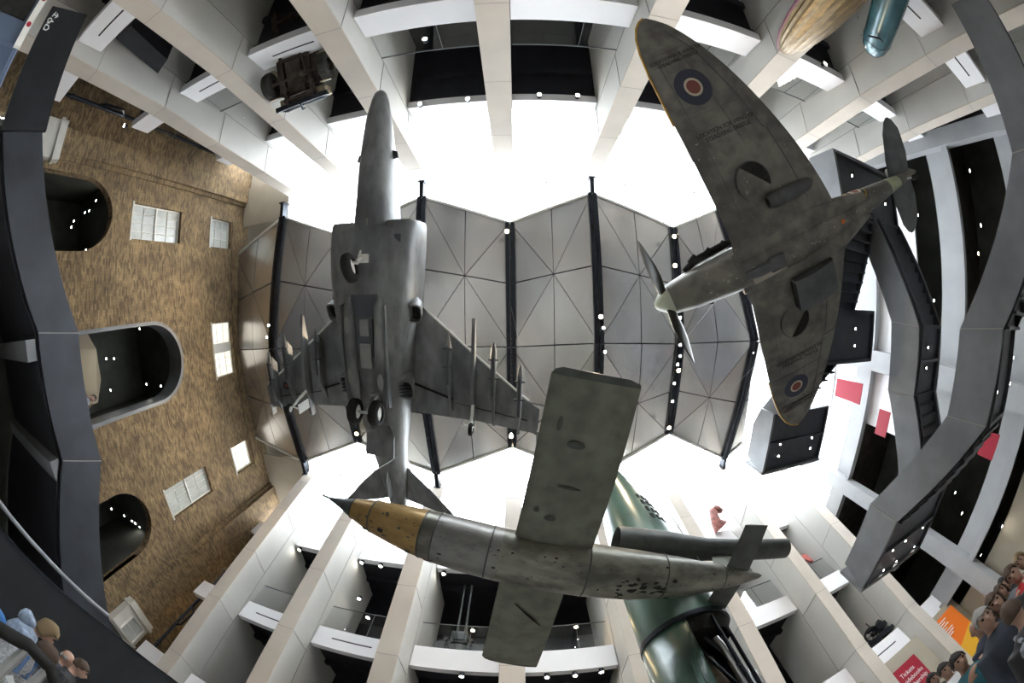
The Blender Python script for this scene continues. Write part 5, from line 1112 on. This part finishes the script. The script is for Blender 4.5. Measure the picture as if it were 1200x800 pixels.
def person(label, loc, face, skin, top, legs, hair, hairstyle='short', pose_='stand', H=1.72, lean=0, look=0, bag=None, hood=None, beard=False):
    """figure facing local +x; face = heading angle in the floor plane; built at unit height then scaled"""
    e = thing('person', label, 'person', loc, 'visitors', local=True); e.rotation_euler = (0, 0, face)
    k = H/1.75; b = MB()
    sh, hip = 1.44, .93
    def tl(p):      # lean forward above the hips
        x, y, z = p
        if z > hip: a = lean; dz = z-hip; return Vector((x*cos(a)+dz*sin(a), y, hip+dz*cos(a)-x*sin(a)))*k
        return Vector(p)*k
    def T(mb, pts, r, n=10): mb.tube([tl(p) for p in pts], [q*k for q in r], n)
    def E(mb, c, r): mb.ball(tl(c), (r[0]*k, r[1]*k, r[2]*k), 14, 10)
    hx = .035+.05*max(look, 0)
    # torso, neck, head
    def torso(mb, g=0): 
        secs = [(.90, .115, .165), (1.0, .105, .145), (1.12, .105, .14), (1.28, .12, .175), (1.38, .115, .19), (1.45, .075, .13), (1.49, .055, .07)]
        mb.rings([[tl((math.cos(a)*(rx+g), math.sin(a)*(ry+g), z)) for a in [2*pi*i/18 for i in range(18)]] for z, rx, ry in secs])
    torso(b); T(b, [(0, 0, 1.44), (.01, 0, 1.56)], [.06, .055])
    hc = (hx, 0, 1.64)
    E(b, hc, (.098, .077, .118)); E(b, (hx+.035, 0, 1.585), (.06, .055, .062))
    b.prism([tl((hx+.088, -.012, 1.655)), tl((hx+.122, 0, 1.615)), tl((hx+.088, .012, 1.655)), ], Vector((-.01, 0, -.045))*k)
    E(b, (hx+.112, 0, 1.615), (.016, .016, .014)); E(b, (hx+.088, 0, 1.578), (.016, .026, .011))
    for s in (-1, 1): E(b, (hx-.005, s*.078, 1.635), (.02, .012, .032))
    arms = {'stand': [((0, 0, 0), (.02, .06, -.28), (.08, .05, -.52))], 'lean': [((0, 0, 0), (.12, .08, -.24), (.36, .0, -.26))], 'phone': [((0, 0, 0), (.10, .08, -.25), (.30, -.06, -.02))]}[pose_ if pose_ != 'walk' else 'stand'][0]
    ends = []
    for s in (-1, 1):
        S0 = Vector((0, s*.185, sh-.03)); P = [S0+Vector((p[0], s*p[1], p[2])) for p in arms]; T(b, P, [.052, .040, .027], 10)
        d = (P[2]-P[1]).normalized(); ends.append(P); hand(b, tl(P[2]-d*.01), (tl(P[2])-tl(P[1])), (0, -s, 0) if pose_ != 'lean' else (0, 0, -1), .18*k)
    st = .14 if pose_ == 'walk' else .03
    legp = []
    for s in (-1, 1):
        P = [(0, s*.09, .92), (st*s*.6+.03, s*.095, .50), (st*s, s*.10, .09)]; legp.append(P); b.tube([Vector(p)*k for p in P], [.092*k, .058*k, .040*k], 10); b.tube([Vector((st*s-.05, s*.10, .045))*k, Vector((st*s+.17, s*.11, .035))*k], [.042*k, .034*k], 8)
    body = remeshed(b, 'body', skin, e, .0135)
    ey = MB()
    for s in (-1, 1): ey.ball(tl((hx+.086, s*.031, 1.648)), .0125*k, 8, 6)
    ey.build('eye', 'rubber', e, local=True, smooth=60, split=1)
    # clothing
    c = MB(); torso(c, .022)
    T(c, [(0, 0, 1.43), (0, 0, 1.485)], [.085, .068], 14)
    for P in ends: T(c, [P[0]*1.0, P[1], P[1].lerp(P[2], .85)], [.072, .058, .046], 12)
    remeshed(c, 'jacket', top, e, .018, 4)
    c = MB(); c.rings([[Vector((cos(a)*rx, sin(a)*ry, z))*k for a in [2*pi*i/16 for i in range(16)]] for z, rx, ry in ((.82, .12, .17), (.9, .135, .185), (.97, .13, .175))])
    for P in legp: c.tube([Vector(p)*k for p in (P[0], P[1], (P[2][0], P[2][1], .07))], [.108*k, .078*k, .062*k], 12)
    remeshed(c, 'trousers', legs, e, .02, 4)
    c = MB()
    for P in legp: c.tube([Vector((P[2][0]-.07, P[2][1], .05))*k, Vector((P[2][0]+.05, P[2][1], .055))*k, Vector((P[2][0]+.19, P[2][1]*1.1, .04))*k], [.05*k, .055*k, .04*k], 10)
    c.build('shoe', 'rubber', e, local=True, smooth=60, split=1)
    # hair
    if hairstyle != 'bald':
        c = MB(); n = 20; R = []
        low = {'short': 1.60, 'long': 1.40, 'bob': 1.52, 'fringe': 1.56}[hairstyle]
        for j in range(9):
            t = j/8; z = 1.775-(1.775-low)*t**1.4; r = []
            for i in range(n):
                a = 2*pi*i/n; front = cos(a) > .45; zz = max(z, 1.69) if front else (max(z, 1.63) if (cos(a) > -.1 and hairstyle == 'short') else z)
                g = .009+.005*math.sin(7*a+j)+.003*math.sin(13*a-2*j); u = max(-1, min(1, (zz-1.64)/.128)); w = sqrt(max(0, 1-u*u)) if zz > 1.64 else 1-.25*(1.64-zz)/.24*(1 if hairstyle != 'short' else 1.6)
                r.append(tl((hx+(.098+g)*w*cos(a), (.079+g)*w*sin(a), zz)))
            R.append(r)
        c.rings(R, True, False).build('hair', hair, e, local=True, smooth=70, solid=.012)
    else:
        c = MB()
        for s in (-1, 1): c.ball(tl((hx-.04, s*.068, 1.625)), (.040*k, .013*k, .032*k), 10, 8)
        c.ball(tl((hx-.085, 0, 1.61)), (.016*k, .05*k, .032*k), 10, 8); c.build('hair', hair, e, local=True, smooth=60)
    if beard: MB().ball(tl((hx+.07, 0, 1.56)), (.04*k, .045*k, .035*k)).build('beard', hair, e, local=True, smooth=60)
    if bag:
        c = MB(); c.box((-.32*k, -.16*k, 1.02*k), (-.12*k, .16*k, 1.42*k)); o = c.build('backpack', bag, e, local=True, bevel=.05)
        c = MB()
        for s in (-1, 1): c.tube([tl((-.13, s*.1, 1.1)), tl((.02, s*.15, 1.15)), tl((.15, s*.12, 1.3)), tl((.06, s*.11, 1.475)), tl((-.14, s*.09, 1.42))], .02*k, 6)
        c.build('strap', bag, o, local=True, smooth=60)
    if hood: MB().rings([[tl((-.1+.08*cos(a)*q, .13*sin(a)*q, 1.46+z)) for a in [2*pi*i/16 for i in range(16)]] for q, z in ((.7, -.08), (1.1, -.02), (1.15, .05), (.8, .09))], True, False).build('hood', hood, e, local=True, smooth=70, solid=.01)
    return e
Wm = lambda n, c, **k: mat(n, c, .8, **k)
navy = Wm('navy_wool', (.02, .025, .045)); blk = Wm('black_cloth', (.02, .02, .023)); jean = Wm('denim', (.03, .042, .07)); chk = Wm('checked_shirt', (.25, .25, .27), var=.45, scale=60); blu = Wm('blue_nylon', (.01, .09, .26)); scarf = Wm('pale_blue_scarf', (.20, .25, .33), var=.3, scale=20)
redc = Wm('red_cloth', (.50, .02, .025)); gry = Wm('grey_cloth', (.12, .13, .15)); tealc = Wm('teal_cloth', (.01, .08, .10)); wht = Wm('white_cloth', (.6, .6, .6)); hiv = Wm('hi_vis_green', (.18, .32, .04))
brn = Wm('brown_hair', (.05, .028, .016)); gh = Wm('grey_hair', (.25, .24, .23)); bh = Wm('black_hair', (.012, .01, .01)); bd = Wm('blond_hair', (.16, .11, .055))
def at(px, py, dist):
    """floor point under a head seen at (px, py) at horizontal distance dist; returns position and head-top height"""
    d = ray(px, py); h = hypot(d.x, d.y); p = d*(dist/h); return p
def head_at(px, py, dist, **k):
    p = at(px, py, dist); H = (p.z-FLOOR)/.94; return (p.x, p.y, FLOOR), H
crowd = [
 (34, 726, 3.3, 'brown-haired visitor in checked shirt with blue backpack leaning by the lower left balustrade', 40, SK, chk, jean, brn, dict(hairstyle='short', bag=blu, pose_='lean', lean=.35)),
 (42, 711, 3.9, 'fair-haired visitor with pale blue scarf just behind the blue backpack', 60, SK, scarf, gry, bd, dict(hairstyle='bob', hood=scarf, pose_='lean', lean=.25)),
 (77, 768, 5.0, 'bald visitor in navy jacket at the bottom left', 75, SK, navy, blk, gh, dict(hairstyle='bald')),
 (92, 779, 4.7, 'dark-haired visitor with glasses collar and white shirt edge at the bottom left', 50, SK, blk, blk, brn, dict(hairstyle='short')),
 (1186, 672, 4.3, 'short-haired visitor in red top with both arms forward, rightmost of the crowd', 200, SK, redc, blk, brn, dict(hairstyle='short', pose_='phone')),
 (1196, 655, 5.2, 'fair visitor in pale green at the very right edge of the crowd', 190, SK, Wm('pale_green', (.35, .38, .2)), gry, bd, dict(hairstyle='bob')),
 (1176, 683, 6.2, 'dark-haired visitor behind the red-topped one, hair to the collar', 210, SK, blk, blk, bh, dict(hairstyle='bob')),
 (1172, 693, 5.4, 'visitor in dark coat with brown bobbed hair, third from the right edge', 215, SK, gry, blk, brn, dict(hairstyle='bob')),
 (1165, 706, 3.9, 'visitor in charcoal jacket with long brown hair in the middle of the crowd', 215, SK, blk, blk, brn, dict(hairstyle='long')),
 (1160, 716, 5.9, 'visitor in black coat with black hair next to the white-haired one', 210, SK2, blk, blk, bh, dict(hairstyle='short')),
 (1151, 727, 3.5, 'white-haired visitor in blue-grey jacket near the orange sign', 225, SK, Wm('blue_grey_cloth', (.02, .026, .038)), jean, gh, dict(hairstyle='short', look=.6)),
 (1143, 737, 5.0, 'pink-faced visitor in navy jacket beside the white-haired one', 230, SK, navy, blk, gh, dict(hairstyle='bald')),
 (1122, 776, 4.0, 'dark-haired visitor in teal top at the bottom right', 235, SK2, tealc, jean, bh, dict(hairstyle='short', pose_='phone')),
 (1106, 786, 5.0, 'visitor in white and navy jacket at the bottom right with short dark hair', 240, SK, wht, navy, bh, dict(hairstyle='short', bag=navy)),
 (1192, 722, 2.9, 'tall visitor in black coat with large grey rucksack seen from behind, nearest of the crowd', 30, SK, blk, blk, brn, dict(hairstyle='short', bag=gry)),
 (1092, 797, 5.8, 'black-haired visitor low at the bottom edge below the ticket sign', 250, SK, blk, blk, bh, dict(hairstyle='short')),
]
for px, py, dist, lab, face, skin, top, legs, hair, kw in crowd:
    loc, H = head_at(px, py, dist); H = min(max(H, 1.45), 1.95)
    loc = (loc[0], loc[1], loc[2]); person(lab, loc, radians(face), skin, top, legs, hair, H=H, **kw)
# people on the galleries

p = PX(108, 466, -9.6); person('visitor in grey shirt filming over the dark gallery front before the big arch', (-9.55, p.y, 2.1), radians(0), SK, gry, blk, bh, hairstyle='short', pose_='phone', H=min(1.85, (p.z-2.1)/.94) if p.z > 3.4 else 1.6)
MB().box((-16, -.05, 2.06), (-9.13, 2.5, 2.1)).build('floor_gallery', 'black', kind='structure')
p = PX(118, 437, -14.4); person('visitor in green hi-vis jacket standing inside the big middle arch', (-14.4, p.y, 2.1), radians(10), SK2, hiv, blk, bh, hairstyle='short', H=1.75)
p = PX(1051, 556, 11.9); person('visitor with short dark hair looking over the grey stair balustrade', (11.9, 5.25, 3.87), radians(190), SK, blk, blk, bh, hairstyle='short', pose_='lean', H=1.5)

# ================================================================== LIGHT
w = bpy.data.worlds.new('overcast_sky'); SC.world = w; w.use_nodes = True
w.node_tree.nodes['Background'].inputs[0].default_value = (.93, .97, 1, 1); w.node_tree.nodes['Background'].inputs[1].default_value = 11
def spot(name, loc, to, power, col, size=60, rad=.15):
    l = bpy.data.lights.new(name, 'SPOT'); l.energy = power; l.color = col; l.spot_size = radians(size); l.spot_blend = .6; l.shadow_soft_size = rad
    o = bpy.data.objects.new(name, l); COL.objects.link(o); o.location = loc; o.rotation_euler = (Vector(to)-Vector(loc)).to_track_quat('-Z', 'Y').to_euler(); return o
# warm floodlights in the roof tracks (the lamps visible there), washing brick wall, aircraft and hall
WARM = (1, .80, .55)
for k, (l, t, pw, sz) in enumerate([((-8.6, -2, 15.5), (-16, -3, 8), 500, 70), ((-8.6, 6, 15.5), (-16, 8, 8), 500, 70), ((-8.6, 2, 15.4), (-16, 2, 9), 500, 75), ((-.3, 6, 15.6), (-2, 12, 4), 700, 60), ((7.9, 0, 15.6), (9, -8, 4), 700, 60), ((7.9, 5, 15.6), (11, 9, 4), 700, 60), ((3.7, 2, 14.9), (3, 2, -1.6), 900, 110), ((-4.2, 2, 14.9), (-4, 2, -1.6), 900, 110)]):
    spot('floodlight', l, t, pw, WARM, sz)
spot('floodlight', (.9, 12.6, 8.9), (2.6, 11.0, 8.0), 60, (1, .72, .4), 120, .05)
spot('floodlight', (14, 13.5, 2.3), (14, 11.6, -1), 120, (1, .85, .65), 130, .05)

LBL = {'wall_brick': ('tall brown brick gable wall with three arches and five windows', 'wall'), 'wall_brick_pier': ('projecting brick pier at the edge of the brick wall', 'pier'), 'wall_lower': ('dark lower wall below the brick gable', 'wall'),
 'wall_room': ('dark plastered room shell behind a brick arch', 'wall'), 'wall_bulkhead': ('curved beige bulkhead inside the big middle arch', 'wall'), 'wall_brick_return': ('brick side wall in the dark gap beside the gable', 'wall'), 'wall_gap': ('dark wall with lit windows in the narrow gap by the flying bomb end', 'wall'),
 'ceiling_infill': ('plain beige infill panel between brick wall top and metal roof', 'ceiling'), 'wall_brick_top': ('brick strip under the metal roof at the top of the gable', 'wall'), 'ceiling_right': ('black gallery ceiling at the far right end', 'ceiling'), 'wall_east': ('dark back wall of the far right galleries', 'wall'),
 'wall_east_lower': ('beige lower wall behind the crowd at the far right', 'wall'), 'wall_east_attic': ('bright white wall between the stair and the roof at the far right', 'wall'), 'wall_east_parapet': ('white parapet strip high at the far right end', 'wall'), 'wall_ticket': ('beige wall behind the ticket and welcome signs', 'wall'),
 'column_right': ('pale concrete column between galleries of the far right end', 'column'), 'trim_9': ('narrow white soffit strip along a far right gallery', 'soffit'), 'trim_soffit': ('black light track under a gallery edge', 'soffit'), 'ceiling_gallery': ('black ceiling of a balcony gallery', 'ceiling'),
 'wall_north': ('black back wall of the galleries on the jet nose side', 'wall'), 'wall_south': ('black back wall of the galleries on the green rocket side', 'wall'), 'wall_attic': ('white wall above the top balcony fronts', 'wall'), 'ceiling_attic': ('white ledge above the top gallery', 'ceiling'), 'ceiling_main': ('dark deck above the folded metal roof', 'ceiling'),
 'floor_gallery': ('dark floor of the left gallery before the big arch', 'floor'), 'floor_ledge': ('white ledge on top of the upper balcony fronts', 'ledge'), 'wall_corner': ('beige wall behind the van in the upper left corner', 'wall')}
seen_ = {}
for o in list(SC.objects):
    k_ = o.name.split('.')[0]
    if o.parent is None and not o.get('label') and k_ in LBL: seen_.setdefault(k_, []).append(o)
for k_, L_ in seen_.items():
    for i_, o in enumerate(L_):
        y_ = sum((o.matrix_world @ Vector(c)).y for c in o.bound_box)/8+o.location.y if False else o.location.y
        side_ = 'jet nose side' if y_ < 1.5 else ('green rocket side' if y_ > 4.5 else 'middle')
        lv_ = ['', ', level one', ', level two', ', level three'][0 if len(L_) < 5 and k_ not in ('ceiling_gallery', 'trim_soffit', 'ceiling_right', 'trim_9') else (1 if o.location.z < 4.5 else 2 if o.location.z < 9.5 else 3)]
        o['label'] = LBL[k_][0]+(', '+side_ if len(L_) > 1 and k_ not in ('ceiling_right', 'trim_9') else '')+lv_; o['category'] = LBL[k_][1]

for o in list(SC.objects):
    if o.parent is None: o.location.z += EYE
vs = SC.view_settings; vs.view_transform = 'Standard'; vs.look = 'None'; vs.gamma = 1; vs.exposure = .78; vs.use_curve_mapping = False
SC.cycles.use_denoising = True
SC.cycles.max_bounces = 8; SC.cycles.diffuse_bounces = 5; SC.cycles.transparent_max_bounces = 12; SC.cycles.sample_clamp_indirect = 8
for o in SC.objects:
    for k in ('_org', '_loc'):
        if k in o: del o[k]
